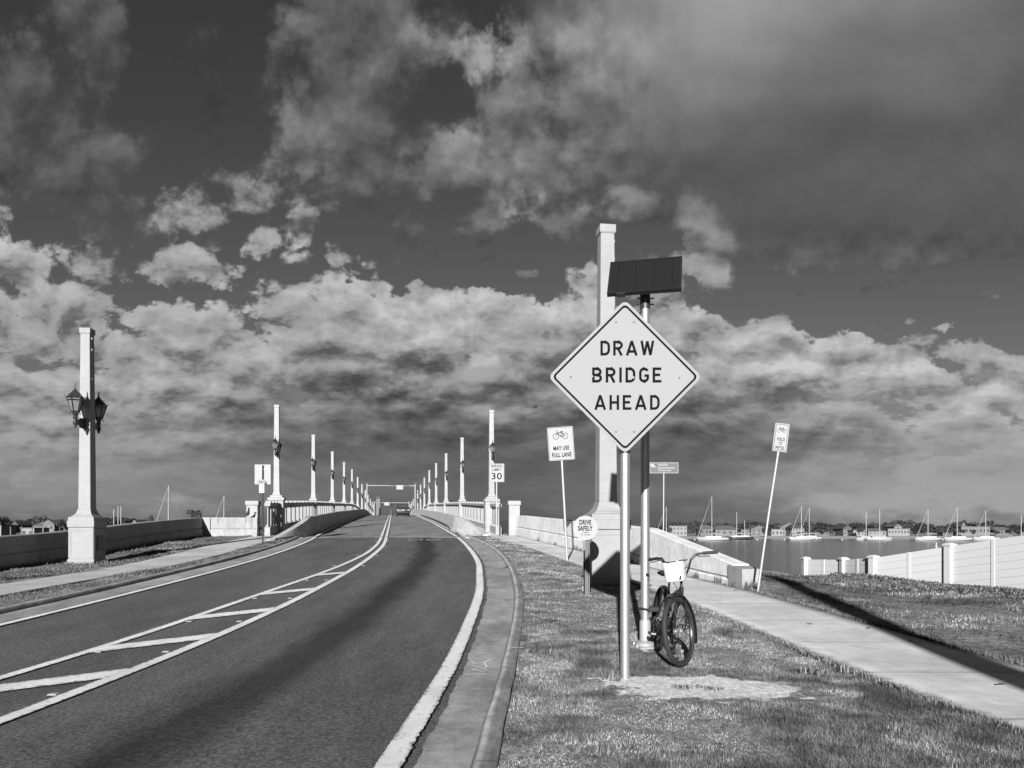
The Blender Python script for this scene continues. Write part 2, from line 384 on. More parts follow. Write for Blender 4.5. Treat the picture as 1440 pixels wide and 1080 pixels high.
try: S.view_settings.use_curve_mapping = False
except Exception: pass

SKY_Y = [0, 60, 120, 180, 240, 300, 345, 385, 425, 465, 510, 560, 610, 660, 700, 747]
SKY_L = [
 [58,62,90,60,60,60,60,70,100,95,60,80,60,100,128,142,154,168,156,146,140,136,130,122,108],
 [55,70,88,75,60,60,70,80,100,92,65,170,100,100,150,142,150,160,146,130,122,120,122,118,110],
 [80,90,65,78,60,60,62,80,98,90,65,62,62,110,146,138,138,134,126,118,114,118,116,110,98],
 [88,90,70,60,60,70,60,80,92,85,70,150,110,115,110,114,114,110,104,98,94,99,101,100,100],
 [80,80,88,80,68,75,80,115,78,75,130,125,105,100,92,100,98,96,97,100,103,104,104,103,102],
 [84,80,78,90,85,155,125,155,72,72,72,85,120,110,90,100,100,99,101,102,101,101,101,100,100],
 [200,100,85,88,88,90,175,190,110,78,78,78,78,85,85,96,140,100,100,101,101,101,102,102,102],
 [180,195,155,90,180,170,165,150,120,80,80,80,80,80,205,90,130,85,85,85,85,85,85,85,85],
 [140,180,175,150,150,175,180,185,195,195,185,195,140,205,190,130,180,135,90,90,90,90,90,90,90],
 [110,165,100,150,170,190,165,160,165,170,200,205,195,180,140,130,195,155,155,130,140,95,95,95,95],
 [150,150,150,165,175,165,150,145,150,135,125,150,130,140,130,130,165,185,190,205,200,195,150,140,150],
 [155,160,165,165,155,130,120,120,115,110,115,140,130,115,115,115,115,130,125,150,170,160,185,190,185],
 [160,155,150,145,150,145,112,105,105,105,100,105,105,105,100,100,100,105,112,125,130,125,155,150,170],
 [150,150,145,140,140,140,116,112,115,108,106,100,100,105,105,106,105,118,135,148,150,150,150,150,150],
 [142,142,142,140,138,134,128,122,120,116,110,106,106,110,114,116,118,122,138,146,150,160,165,160,150],
 [112,112,112,112,110,108,106,104,102,100,96,92,92,92,94,96,98,100,112,120,124,126,126,126,124]]
SKY_C = [
 "0370000388113589999999999", "0354000388106489999999999", "6610003167014479999999999", "7731000366105568999999999", "6543000233136679999999999",
 "1022122222123456899999999", "3100023201000013345666654", "4320332310000032222110000", "5422234555331434530000000",
 "5433356666676776665310002", "6555667777777777777776333", "7777777777777777777777776",
 "8888888888888888888887655", "9999999999999999999875333", "9"*18+"7533333", "9"*25]
SKY_C = [(c + "9"*25)[:25] for c in SKY_C]
SKY_B = [(675, 72, 42, 30, .85, 172), (640, 68, 18, 12, .7, 160), (585, 58, 22, 22, .55, 112), (590, 240, 34, 24, .62, 112), (660, 195, 34, 30, .7, 128), (848, 90, 30, 46, .9, 146),
 (745, 285, 26, 12, .72, 165), (870, 290, 24, 12, .7, 150), (325, 262, 52, 20, .66, 140), (280, 285, 26, 34, .66, 150), (342, 342, 24, 20, .78, 178), (435, 322, 30, 26, .72, 178), (485, 372, 26, 22, .62, 150),
 (148, 218, 38, 36, .66, 90), (186, 282, 14, 9, .6, 88), (30, 130, 50, 60, .72, 90), (150, 55, 40, 60, .6, 86), (985, 352, 24, 40, .7, 150), (975, 450, 34, 20, .8, 195), (1022, 470, 30, 12, .66, 160),
 (1332, 466, 12, 6, .7, 165), (1288, 450, 14, 5, .58, 140), (738, 387, 10, 5, .6, 130), (1195, 484, 18, 9, .75, 185), (118, 408, 30, 26, .78, 175), (182, 448, 46, 24, .72, 160), (8, 350, 22, 46, .95, 200),
 (52, 385, 28, 30, .85, 190), (45, 455, 40, 46, .85, 165), (265, 385, 66, 20, .8, 178), (245, 425, 22, 14, .66, 160), (300, 492, 60, 28, .85, 178), (822, 415, 30, 26, .9, 205), (545, 432, 70, 18, .92, 198), (690, 455, 70, 26, .95, 205),
 (1130, 505, 90, 24, .9, 196), (1250, 545, 60, 18, .85, 195), (1400, 545, 60, 20, .85, 185), (1320, 690, 120, 14, .5, 156), (775, 175, 70, 60, .9, 118), (480, 110, 55, 110, .72, 98), (120, 40, 50, 50, .6, 88), (420, 205, 24, 28, .66, 122)]
def lin(v): v = v / 255; return v / 12.92 if v <= .04045 else ((v + .055) / 1.055) ** 2.4
def build_world():
    w = bpy.data.worlds.new('World'); S.world = w; w.use_nodes = True
    t = NT(w.node_tree); bg = t.n['Background']; bg.inputs['Strength'].default_value = .1
    K = 1 / (.1 * 2 ** S.view_settings.exposure)
    sky = t.node('ShaderNodeTexSky'); sky.sky_type = 'NISHITA'; sky.sun_disc = False
    sky.sun_elevation = R(SUN_EL); sky.sun_rotation = R(180 + SUN_AZ); sky.air_density = 1; sky.dust_density = .6
    d = t.node('ShaderNodeTexCoord').outputs['Generated']
    s = t.node('ShaderNodeSeparateXYZ'); t.l.new(d, s.inputs[0])
    ay = t.math('MAXIMUM', t.math('ABSOLUTE', s.outputs[1]), .12)
    u = t.math('DIVIDE', s.outputs[0], ay); v = t.math('DIVIDE', s.outputs[2], ay)      # slopes to the side and up
    def comb(a, b, c=0.0):
        n = t.node('ShaderNodeCombineXYZ'); t.put(n.inputs[0], a); t.put(n.inputs[1], b); t.put(n.inputs[2], c); return n.outputs[0]
    # texture amount: the big veil to the upper right is smooth
    veil = t.math('MULTIPLY', t.ss(t.math('ADD', u, t.math('MULTIPLY', v, .25)), .18, .42), t.ss(v, .28, .42))
    rough = t.math('SUBTRACT', 1, t.math('MULTIPLY', veil, .88))
    # low clouds are flattened: stretch sideways near the horizon
    vv = t.math('MULTIPLY', t.math('LOGARITHM', t.math('ADD', 1.0, t.math('DIVIDE', t.math('MAXIMUM', v, 0), .16)), math.e), .5)
    P = comb(u, t.math('ADD', v, t.math('MULTIPLY', t.ss(v, 0, .35), 0)), .3)
    Pn = comb(t.math('MULTIPLY', u, 1.0), vv, .7)  # first pass, for the warp
    Pn0 = Pn
    def shift(vec, o):
        n = t.node('ShaderNodeVectorMath', operation='ADD'); t.l.new(vec, n.inputs[0]); n.inputs[1].default_value = o; return n.outputs[0]
    wn = t.node('ShaderNodeTexNoise'); wn.noise_dimensions = '2D'; wn.inputs['Scale'].default_value = 9; wn.inputs['Detail'].default_value = 4; t.l.new(Pn, wn.inputs['Vector'])
    ws = t.node('ShaderNodeSeparateColor'); t.l.new(wn.outputs['Color'], ws.inputs[0])
    wu = t.math('MULTIPLY', t.math('MULTIPLY', t.math('SUBTRACT', ws.outputs[0], .5), .11), t.math('ADD', .45, t.math('MULTIPLY', rough, .55)))
    wv = t.math('MULTIPLY', t.math('MULTIPLY', t.math('SUBTRACT', ws.outputs[1], .5), .075), t.math('ADD', .45, t.math('MULTIPLY', rough, .55)))
    xs = t.math('ADD', t.math('MULTIPLY', t.math('ADD', u, wu), .75), .5)                 # 0..1 across the view
    ys = t.math('MULTIPLY', t.math('ADD', v, wv), F)                                     # in photo rows above the horizon
    out = None; prev = None
    for i, y in enumerate(SKY_Y):
        r = t.n.new('ShaderNodeValToRGB'); r.color_ramp.interpolation = 'B_SPLINE'; e = r.color_ramp.elements
        for k in range(25):
            c = (SKY_L[i][k] / 255, int(SKY_C[i][k]) / 9, 0, 1)
            if k == 0: el = e[0]; el.position = 0
            elif k == 1: el = e[1]; el.position = 1 / 24
            else: el = e.new(k / 24)
            el.color = c
        t.l.new(xs, r.inputs[0])
        if out is None: out = r.outputs[0]
        else:
            f = t.ss(ys, HY - SKY_Y[i-1], HY - y, 0, 1, 'SMOOTHSTEP')
            n = t.n.new('ShaderNodeMix'); n.data_type = 'RGBA'; t.l.new(f, n.inputs[0]); t.l.new(out, n.inputs[6]); t.l.new(r.outputs[0], n.inputs[7]); out = n.outputs[2]
    sp = t.node('ShaderNodeSeparateColor'); t.l.new(out, sp.inputs[0])
    L = sp.outputs[0]; C = sp.outputs[1]
    # single small clouds: (column, row, half width, half height, coverage, tone) in photo units
    dn = t.noise(shift(Pn0, (3.1, 1.7, 0)), 15, 8, .66); dn.node.noise_dimensions = '2D'; fray = t.math('MULTIPLY', t.math('SUBTRACT', dn, .5), 9.0)
    for (cx, cy, rx, ry, am, lu) in SKY_B:
        dx = t.math('DIVIDE', t.math('SUBTRACT', xs, .5 + (cx - CX) / F * .75), rx / F * .75)
        dy = t.math('DIVIDE', t.math('SUBTRACT', ys, HY - cy), ry)
        d2 = t.math('MULTIPLY_ADD', dx, dx, t.math('MULTIPLY', dy, dy))
        d2 = t.math('ADD', d2, fray); g = t.ss(d2, 4.8, -.6)
        C = t.math('MAXIMUM', C, t.math('MULTIPLY', g, am * .80)); L = t.mixf(t.ss(d2, 5.5, .2), L, lu / 255)
    # billow structure
    def fbm(vec, sc, det, ro):
        f = t.noise(vec, sc, det, ro); f.node.noise_dimensions = '2D'; return f
    def shift(vec, o):
        n = t.node('ShaderNodeVectorMath', operation='ADD'); t.l.new(vec, n.inputs[0]); n.inputs[1].default_value = o; return n.outputs[0]
    us = .72
    Pn = comb(t.math('MULTIPLY', u, us), vv, .7)
    n1 = fbm(Pn, 7.5, 9, .56)
    wv2 = t.node('ShaderNodeVectorMath', operation='MULTIPLY_ADD'); t.l.new(wn.outputs['Color'], wv2.inputs[0]); wv2.inputs[1].default_value = (.030, .020, 0); t.l.new(Pn, wv2.inputs[2])
    Pw = wv2.outputs[0]
    def puff(vec, sc):
        n = t.node('ShaderNodeTexVoronoi', feature='SMOOTH_F1', normalize=True, voronoi_dimensions='2D'); n.inputs['Scale'].default_value = sc; n.inputs['Detail'].default_value = 3.2
        n.inputs['Roughness'].default_value = .52; n.inputs['Lacunarity'].default_value = 2.3; n.inputs['Smoothness'].default_value = .55; t.l.new(vec, n.inputs['Vector']); return n.outputs['Distance']
    p1 = puff(Pw, 16); p2 = puff(shift(Pw, (-.005, .022, 0)), 16)
    n2 = fbm(shift(Pn, (-.008, .034, 0)), 7.5, 5, .5)
    m1 = fbm(Pn, 22, 9, .66)
    relief = t.math('ADD', t.math('MULTIPLY', t.math('SUBTRACT', p2, p1), RP), t.math('MULTIPLY', t.math('SUBTRACT', n1, n2), RN))
    low = t.ss(v, .055, .2, .10, 1)
    relief = t.math('MULTIPLY', t.math('MULTIPLY', relief, rough), low)
    hi = t.ss(v, .34, .46, 1.0, .55)
    relief = t.math('MULTIPLY', relief, hi)
    relief = t.math('MINIMUM', t.math('MAXIMUM', relief, -.34), .36)
    cn = t.math('ADD', t.math('ADD', t.math('MULTIPLY', n1, .38), t.math('MULTIPLY', m1, .34)), t.math('MULTIPLY', t.math('SUBTRACT', .60, p1), .62))
    soft = t.mixf(t.ss(v, .28, .5), .09, .30)
    al = t.math('ADD', C, t.math('MULTIPLY', t.math('SUBTRACT', cn, .5), t.math('MULTIPLY', rough, 2.9)))
    alpha = t.ss(al, t.math('SUBTRACT', .5, soft), t.math('ADD', .5, soft))
    rim = t.math('MULTIPLY', t.math('MULTIPLY', t.ss(al, .5, 1.0, .16, 0), t.math('SUBTRACT', rough, .1)), hi)     # thin sunlit margins
    lum = t.math('MULTIPLY', t.math('MULTIPLY', L, t.math('MULTIPLY', t.ss(v, .14, .3, .97, .88), t.ss(v, .38, .46, 1.0, 1.08))), t.math('ADD', 1.0, t.math('ADD', relief, rim)))
    lum = t.math('ADD', lum, t.math('MULTIPLY', t.math('MULTIPLY', t.math('SUBTRACT', m1, .5), .10), t.math('MULTIPLY', rough, low)))
    lum = t.math('SUBTRACT', lum, t.math('MULTIPLY', t.math('MAXIMUM', t.math('SUBTRACT', lum, .60), 0.0), .48))
    lum = t.math('MINIMUM', t.math('MAXIMUM', lum, .2), .84)
    cl = t.math('POWER', lum, 2.25)
    # clear sky: the Nishita sky through a red filter, as on the black-and-white photograph
    rr = t.node('ShaderNodeSeparateColor'); t.l.new(sky.outputs[0], rr.inputs[0])
    red = rr.outputs[0]
    base = t.math('MULTIPLY', red, BASE_GAIN)
    base = t.math('MINIMUM', base, .35)
    base = t.math('MULTIPLY', base, t.ss(v, .0, .75, 1.05, .70, 'LINEAR'))
    front = t.ss(s.outputs[1], -.15, .12)
    alpha = t.math('MULTIPLY', alpha, front)
    fin = t.mixf(alpha, base, cl)
    fin = t.math('MULTIPLY', fin, t.math('ADD', .55, t.math('MULTIPLY', front, .45)))
    fin = t.math('MULTIPLY', fin, K)
    # below the horizon: plain dull ground tone
    fin = t.mixf(t.ss(s.outputs[2], -.02, 0), .06 * K, fin)
    c = t.node('ShaderNodeCombineColor')
    for i in range(3): t.l.new(fin, c.inputs[i])
    t.l.new(c.outputs[0], bg.inputs['Color'])
    w.cycles.sampling_method = 'MANUAL'; w.cycles.sample_map_resolution = 512
BASE_GAIN = .05; RP = 2.1; RN = .8
build_world()

# ------------------------------------------------------------------ ground
_ty = np.arange(-60, 60, .1)
def tab(f):
    a = np.array([f(float(y)) for y in _ty]); return lambda y: np.interp(y, _ty, a)
vXwL, vXwR, vS1, vS2, vL1, vL2, vCR, vCL, vXc = map(tab, (XwL, lambda y: XwR(max(y, 15.3)), XsR1, XsR2, XsL1, XsL2, XcR, XcL, Xc))
def gzv(x, y):
    z = np.interp(np.minimum(y, 60), _ys, _zs)
    z = z - .19 * np.exp(-((y - 23) / 7) ** 2) * sm(-8.4, -10.5, x) if False else z - .19 * np.exp(-((y - 23) / 7) ** 2) * sm(8.4, 10.5, -x)
    z = z - np.where(x < -8, 3.0 * sm(.25, 5, vXwL(y) - x), 0)
    z = z - .24 * sm(12, 19, y) * sm(5.4, 8.0, x)
    dr = sm(.1, 1.6, x - vXwR(y) - .2) * sm(20.0, 34, y)
    z = z - 3.6 * dr
    dl = np.where(x > -8, 1.0, 1 - sm(.25, 5, vXwL(y) - x))
    z = z - 3.6 * sm(38.2, 43, y) * (1 - dr) * dl
    return np.maximum(z, -2.6)
def gz(x, y): return float(gzv(np.array([x]), np.array([float(y)]))[0])
def bumpz(x, y):
    return .012*np.sin(x*1.9+y*.7) + .012*np.sin(x*.6-y*1.3+1) + .007*np.sin(x*4.1+y*3.3)
def bare_f(x, y):
    a = np.exp(-(((x-1.78)/.86)**2 + ((y-6.78)/.56)**2) ** 1.5)
    b = .75*np.exp(-(((x-1.1)/.35)**2 + ((y-7.25)/.25)**2))
    c = .55*np.exp(-(((x-1.55)/.3)**2 + ((y-8.85)/.3)**2))
    return np.clip(a + b + c, 0, 1)
def lawn(name, cols_of, y0, y1, step):
    ys = np.arange(y0, y1 + 1e-6, step); V = []; B = []
    n = None
    for y in ys:
        xs = cols_of(float(y)); n = len(xs); yy = np.full(n, y)
        z = gzv(xs, yy)
        und = ((xs > vS1(yy)) & (xs < vS2(yy))) | ((xs < vL1(yy)) & (xs > vL2(yy)))
        z = z + np.where(und, -.05, bumpz(xs, yy) * np.clip(np.abs(xs - vCR(yy)) * 2, 0, 1) + .0)
        V += list(zip(xs, yy, z)); B += list(bare_f(xs, yy))
    Fc = []
    for j in range(len(ys) - 1):
        for i in range(n - 1): Fc.append((j*n+i, j*n+i+1, (j+1)*n+i+1, (j+1)*n+i))
    o = np_mesh(name, np.array(V), np.array(Fc), 'turf', {'bare': B}, face=4); o.data.shade_smooth(); return struct(o)
def cols_r(y):
    a = XcR(min(y, 41)) + .15
    return np.concatenate([np.linspace(a, 7.5, 60), np.linspace(7.6, 14, 26), np.linspace(14.5, 30, 16), np.array([36, 45, 60.])])
def cols_l(y):
    b = XcL(y) - .15; a = XwL(y)
    return np.concatenate([np.array([-60, -45, -32, -24.]), np.linspace(a - 6, a - .2, 12), np.linspace(a, b, 30)])
lawn('lawn', cols_r, -30, 50, .25)
lawn('grass_verge', cols_l, -30, 50, .25)
XlaneR = lambda y: (Xc(y) + XeR(y)) / 2 + .12
strip('road', lambda y: XeL(y) - .35, XgR, -30, 37.6, 'asphalt', ROADZ, 28, .5, lat=XlaneR, zb=.02)
jit = lambda y: .02*math.sin(y*9.1) + .015*math.sin(y*23.7+1) + .02*math.sin(y*3.3)
strip('gutter', lambda y: XeR(y) + .135 + .45*jit(y), lambda y: XcR(y) + .01, -30, 38.5, 'gutter_concrete', ROADZ + .006, 6, .1)
strip('gutter', lambda y: XcL(y) - .01, lambda y: XeL(y) - .16 + .5*jit(y), -30, 37.6, 'gutter_concrete', ROADZ + .006, 6, .25)
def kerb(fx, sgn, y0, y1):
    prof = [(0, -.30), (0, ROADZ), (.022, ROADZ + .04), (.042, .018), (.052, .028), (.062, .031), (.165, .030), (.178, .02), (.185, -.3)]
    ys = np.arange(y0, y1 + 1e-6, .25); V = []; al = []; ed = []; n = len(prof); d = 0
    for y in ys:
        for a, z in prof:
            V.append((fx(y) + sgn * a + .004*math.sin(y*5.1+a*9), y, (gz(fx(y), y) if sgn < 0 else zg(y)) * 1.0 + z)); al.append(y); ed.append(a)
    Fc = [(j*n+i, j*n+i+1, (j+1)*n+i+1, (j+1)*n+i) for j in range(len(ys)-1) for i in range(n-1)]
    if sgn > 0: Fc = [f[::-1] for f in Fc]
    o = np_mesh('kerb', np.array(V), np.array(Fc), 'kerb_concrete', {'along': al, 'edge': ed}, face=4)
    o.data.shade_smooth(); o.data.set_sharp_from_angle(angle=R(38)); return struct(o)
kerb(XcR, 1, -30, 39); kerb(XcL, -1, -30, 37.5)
strip('sidewalk', XsR1, XsR2, -30, 38.5, 'pavement_concrete', .015, 6, .25, zf=gz, thick=.12)
strip('sidewalk', XsL2, XsL1, -30, 38.5, 'pavement_concrete_worn', .015, 6, .25, zf=gz, thick=.12)
# bridge deck (road slab and raised footways)
strip('bridge_deck', lambda y: Xc(y) - 4.1, lambda y: Xc(y) + 4.1, 37.6, 240, 'deck_concrete', ROADZ - .012, 20, 1.0, lat=XlaneR, zb=.012, thick=.7)
strip('footway', lambda y: Xc(y) - 6.5, lambda y: Xc(y) - 3.95, 36.8, 200, 'pavement_concrete_worn', .015, 4, 1.0, thick=.06, zf=lambda x, y: gz(x, min(y, 38)) * (y < 38) + zg(y) * (y >= 38) - .06 + .145 * float(sm(37.8, 46, y)))
strip('footway', lambda y: Xc(y) + 3.95, lambda y: Xc(y) + 6.5, 36.8, 200, 'pavement_concrete', .015, 4, 1.0, thick=.06, zf=lambda x, y: gz(x, min(y, 38)) * (y < 38) + zg(y) * (y >= 38) - .06 + .145 * float(sm(37.8, 46, y)))
# water and far land
wm = MB(); wm.add([(-6000, -200, -1.8), (6000, -200, -1.8), (6000, 9000, -1.8), (-6000, 9000, -1.8)], [(0, 1, 2, 3)]); struct(wm.build('water', 'water'))

# ------------------------------------------------------------------ road markings
def mark(name, fa, fb, y0, y1, step=.5, cols=4): return strip(name, fa, fb, y0, y1, 'road_paint', ROADZ + .012, cols, step, zb=.006)
mk = lambda f, w, name='edge_line', y0=-30., y1=37.5: strip(name, lambda y: f(y) - w/2, lambda y: f(y) + w/2, y0, y1, 'road_paint', ROADZ + .012, 4, .5, zb=.001)
def line(f, w, y0, y1, name, dz=.014, step=.5):
    def zf(x, y):
        a, b = XeL(y) - .35, XgR(y); t = (x - a) / (b - a); return zg(y) + .02 * (1 - (2*t - 1)**2)
    return strip(name, lambda y: f(y) - w/2, lambda y: f(y) + w/2, y0, y1, 'road_paint', ROADZ + dz, 4, step, zf=zf)
def zroad(x, y):
    a, b = XeL(y) - .35, XgR(y); t = (x - a) / (b - a); return zg(y) + .02 * (1 - (2*t - 1)**2)
strip('edge_line', lambda y: XeR(y) - .105, lambda y: XeR(y) + .062 + .15*jit(y) + .011*math.sin(y*41)*math.sin(y*2.7), -30, 37.5, 'road_paint', ROADZ + .022, 4, .06, zf=zroad)
line(lambda y: XeL(y) + .02, .15, -30, 37.5, 'edge_line', .020)
gapL = cint([-30, 0, 8, 14, 18, 22, 25, 30, 60, 400], [.56, .56, .54, .46, .33, .22, .16, .14, .13, .13])
XmL = lambda y: Xc(y) - gapL(y); XmR = lambda y: Xc(y) + gapL(y)
line(XmL, .14, -30, 37.5, 'centre_line'); line(XmR, .15, -30, 37.5, 'centre_line')
for nm, f, w in (('edge_line', lambda y: XeR(y) - .02, .16), ('edge_line', lambda y: XeL(y) + .02, .15), ('centre_line', XmL, .13), ('centre_line', XmR, .13)):
    strip(nm, lambda y, f=f: f(y) - w/2, lambda y, f=f: f(y) + w/2, 37.7, 170, 'road_paint', ROADZ + .045, 2, 1.0)
def quad_mark(p, name, mat='road_paint', dz=.016, n=10):
    """a painted bar between two ends, each end given by two points"""
    (a, b), (c, d) = p; V = []; ed = []
    for i in range(n + 1):
        t = i / n
        for s_ in range(3):
            k = s_ / 2
            q0 = (a[0]+(b[0]-a[0])*t, a[1]+(b[1]-a[1])*t); q1 = (c[0]+(d[0]-c[0])*t, c[1]+(d[1]-c[1])*t)
            x = q0[0]+(q1[0]-q0[0])*k; y = q0[1]+(q1[1]-q0[1])*k
            aa, bb = XeL(y) - .35, XgR(y); u = (x - aa) / (bb - aa)
            V.append((x, y, zg(y) + .02*(1-(2*u-1)**2) + ROADZ + dz)); ed.append(.06 if s_ == 1 else 0)
    Fc = [(i*3+j, i*3+j+1, (i+1)*3+j+1, (i+1)*3+j) for i in range(n) for j in range(2)]
    return struct(np_mesh(name, np.array(V), np.array(Fc), mat, {'edge': ed, 'along': [0]*len(V)}, face=4))
for yR in (3.15, 5.35, 7.6, 9.95, 12.5, 15.4, 18.9):               # chevron bars of the painted median
    w = .42; dy = 1.02 * gapL(yR) / .56 * -1.0
    yL = yR + dy
    quad_mark((((XmL(yL) + .05, yL - w/2), (XmR(yR) - .05, yR - w/2)), ((XmL(yL + w) + .05, yL + w/2 + .12), (XmR(yR + w) - .05, yR + w/2 + .12))), 'median_bar')
for y in (4.35, 6.7, 8.9, 11.3, 14.0, 17.2, 21, 25, 29.5, 34):               # raised reflectors
    for f in (XmL, XmR):
        o = MB().box((0, 0, .006), (.09, .09, .012), taper=.7).build('road_stud', 'white_paint', loc=(f(y) + (.14 if f is XmL else -.14) * (1 if y < 20 else -1.1), y, zg(y) + ROADZ + .028), bevel=.004); struct(o)
# faint worn bicycle mark in the lane and sprayed survey marks on the gutter
def ground_ring(cx, cy, r, w, name, mat, dz, n=18):
    V = []; Fc = []
    for i in range(n):
        a = 2*math.pi*i/n
        for q in (r - w/2, r + w/2): V.append((cx + q*math.cos(a), cy + q*1.9*math.sin(a), 0))
    V = [(x, y, zg(y) + ROADZ + dz + .015) for x, y, z in V]
    Fc = [(2*i, 2*i+1, 2*((i+1) % n)+1, 2*((i+1) % n)) for i in range(n)]
    return struct(np_mesh(name, np.array(V), np.array(Fc), mat, {'edge': [0]*len(V), 'along': [0]*len(V)}, face=4))
for dx in (-.42, .42): ground_ring(XlaneR(35) + dx, 35, .3, .09, 'worn_bicycle_mark', 'road_paint', .016)
def stroke(pts, w, name, mat, zf):
    V = []; n = len(pts)
    for i, p in enumerate(pts):
        a = Vector(pts[min(i+1, n-1)]) - Vector(pts[max(i-1, 0)]); s_ = Vector((-a.y, a.x)).normalized() * w/2
        for k in (-1, 1): x, y = p[0]+s_.x*k, p[1]+s_.y*k; V.append((x, y, zf(x, y)))
    Fc = [(2*i, 2*i+1, 2*i+3, 2*i+2) for i in range(n-1)]
    return struct(np_mesh(name, np.array(V), np.array(Fc), mat, {'edge': [.05]*len(V), 'along': [0]*len(V)}, face=4))
gzz = lambda x, y: zg(y) + ROADZ + .012
gx, gy = -.315, 8.05
for st in ([(-.17,.42),(-.10,.25),(.02,.36),(.1,.52),(.02,.30),(.06,.05)], [(-.14,.1),(-.02,.02),(.1,.12),(.0,-.1),(-.12,-.08)], [(-.2,-.42),(-.08,-.38),(.02,-.42),(.06,-.34),(-.06,-.33)], [(-.12,-.1),(.02,-.24),(.07,-.12)]):
    stroke([(gx + a*.8, gy + b*.9) for a, b in st], .025, 'spray_mark', 'spray', gzz)
stroke([(XcR(8.75) + .10, 8.75), (XcR(8.75) + .17, 8.74), (XcR(8.75) + .235, 8.76)], .03, 'spray_mark', 'spray', lambda x, y: zg(y) + .0425)

# ------------------------------------------------------------------ grass
def blades(name, n, xlo, xhi, ylo, yhi, h0, h1, w0, w1, t0, t1, keep, tone_f, dens_y=None):
    y = ylo + (yhi - ylo) * (rng.random(n) if dens_y is None else rng.random(n) ** dens_y)
    x = xlo + (xhi - xlo) * rng.random(n)
    k = keep(x, y) ; x, y = x[k], y[k]; n = len(x)
    z = gzv(x, y) + bumpz(x, y) * np.clip(np.abs(x - vCR(y)) * 2, 0, 1) - .008
    tn = tone_f(x, y)
    h = h0 + (h1 - h0) * rng.random(n) ** 1.6; w = w0 + (w1 - w0) * rng.random(n)
    far = np.clip(y / 7, 1, 5); w = w * far
    h = h * ht(x, y)
    a = rng.random(n) * 2*np.pi; le = rng.random(n) * .9; b = rng.random(n) * 2*np.pi
    dx, dy = np.cos(a) * w/2, np.sin(a) * w/2; lx, ly = np.cos(b) * h * le, np.sin(b) * h * le
    V = np.empty((n, 3, 3)); V[:, 0] = np.stack([x-dx, y-dy, z], 1); V[:, 1] = np.stack([x+dx, y+dy, z], 1); V[:, 2] = np.stack([x+lx, y+ly, z+h*(1-.35*le)], 1)
    tone = (t0 + (t1 - t0) * rng.random(n) ** 1.7) * tn
    return struct(np_mesh(name, V.reshape(-1, 3), np.arange(n*3).reshape(-1, 3), 'grass_blade', {'tone': np.repeat(tone, 3)}), 'stuff')
def patchy(x, y, s=1.0, o=0.0):
    f = (np.sin(x*1.3*s+y*.9*s+o) + np.sin(x*2.7*s-y*1.7*s+1+o) + np.sin(-x*.7*s+y*2.3*s+2+o) + np.sin(x*5.1*s+y*4.3*s) * .6 + np.sin(x*9.7*s-y*8.1*s)*.5 + np.sin(x*17*s+y*13*s+o)*.4) / 4.5
    return f
_lat = np.random.default_rng(21).random((512, 512))
def vn(x, y):
    xi, yi = np.floor(x).astype(int), np.floor(y).astype(int); fx, fy = x - xi, y - yi; fx = fx*fx*(3-2*fx); fy = fy*fy*(3-2*fy)
    g = lambda a, b: _lat[a % 512, b % 512]
    return (g(xi, yi)*(1-fx)+g(xi+1, yi)*fx)*(1-fy) + (g(xi, yi+1)*(1-fx)+g(xi+1, yi+1)*fx)*fy
def fbm2(x, y, sc, oc=4, off=0.0):
    v = 0; a = .5; tot = 0
    for i in range(oc): v = v + a*vn(x*sc + 17*i + off, y*sc + 31*i + off); tot += a; a *= .55; sc *= 2.1
    return v / tot
R1 = (1.97, 16.1); L1 = (-13.16, 23.8)
def keep_r(x, y):
    k = (x > vCR(y) + .16 + .05*np.sin(y*7) + .03*np.sin(y*19)) & ~((x > vS1(y) - .0) & (x < vS2(y) + .0)) & ~((x > vXwR(y) - .02) & (x < vXwR(y) + .4) & (y > 15))
    k &= ~((np.abs(x - R1[0]) < .47) & (np.abs(y - R1[1]) < .47))
    bare = np.clip(bare_f(x, y) + (fbm2(x, y, 3.0, 5) - .5) * 2.0 * (bare_f(x, y) > .08), 0, 1)
    k &= rng.random(len(x)) > np.clip(bare * 2.6 - .35, 0, .994)
    k &= rng.random(len(x)) > .75 * sm(.50, .34, 1 - fbm2(x, y, 1.7, 4, 9)) * 0 + .55 * sm(.56, .70, fbm2(x, y, 1.9, 4, 9))
    k &= y < 38
    return k
def tone_near(x, y):
    a = fbm2(x, y, .9, 4, 3); b = fbm2(x, y, 3.5, 3, 5)
    return (.38 + .92 * sm(.38, .60, a)) * (.5 + 1.0 * sm(.32, .68, b))
ht = lambda x, y: .6 + .9 * sm(.6, .38, fbm2(x, y, .9, 4, 3))
blades('grass', 520000, -.25, 4.4, 3.2, 10, .012, .042, .0020, .0046, .05, .46, lambda x, y: keep_r(x, y) & (x < vS1(y) + .02), tone_near, 1.15)
blades('grass', 190000, -1.2, 3.2, 10, 38, .016, .045, .003, .006, .05, .44, lambda x, y: keep_r(x, y) & (x < vS1(y) + .02), tone_near, 1.5)
def tone_right(x, y):
    a = fbm2(x*.6, y, .8, 4, 13); b = fbm2(x, y, 3.2, 3, 15)
    return (.28 + 1.15 * sm(.42, .68, a)) * (.5 + 1.0 * sm(.3, .7, b))
blades('grass', 240000, 4.4, 16, 6, 27, .02, .065, .004, .008, .03, .30, lambda x, y: keep_r(x, y) & (x > vS2(y) - .02), tone_right, 1.2)
def keep_l(x, y):
    k = (x < vCL(y) - .22 + .04*np.sin(y*7)) & (x > vXwL(y) + .02) & ~((x > vL1(y)) & (x < vL2(y)))
    k &= ~((x < vL1(y) + .0) & (x > vL2(y) - .0))
    return k & ~((np.abs(x - L1[0]) < .46) & (np.abs(y - L1[1]) < .46))
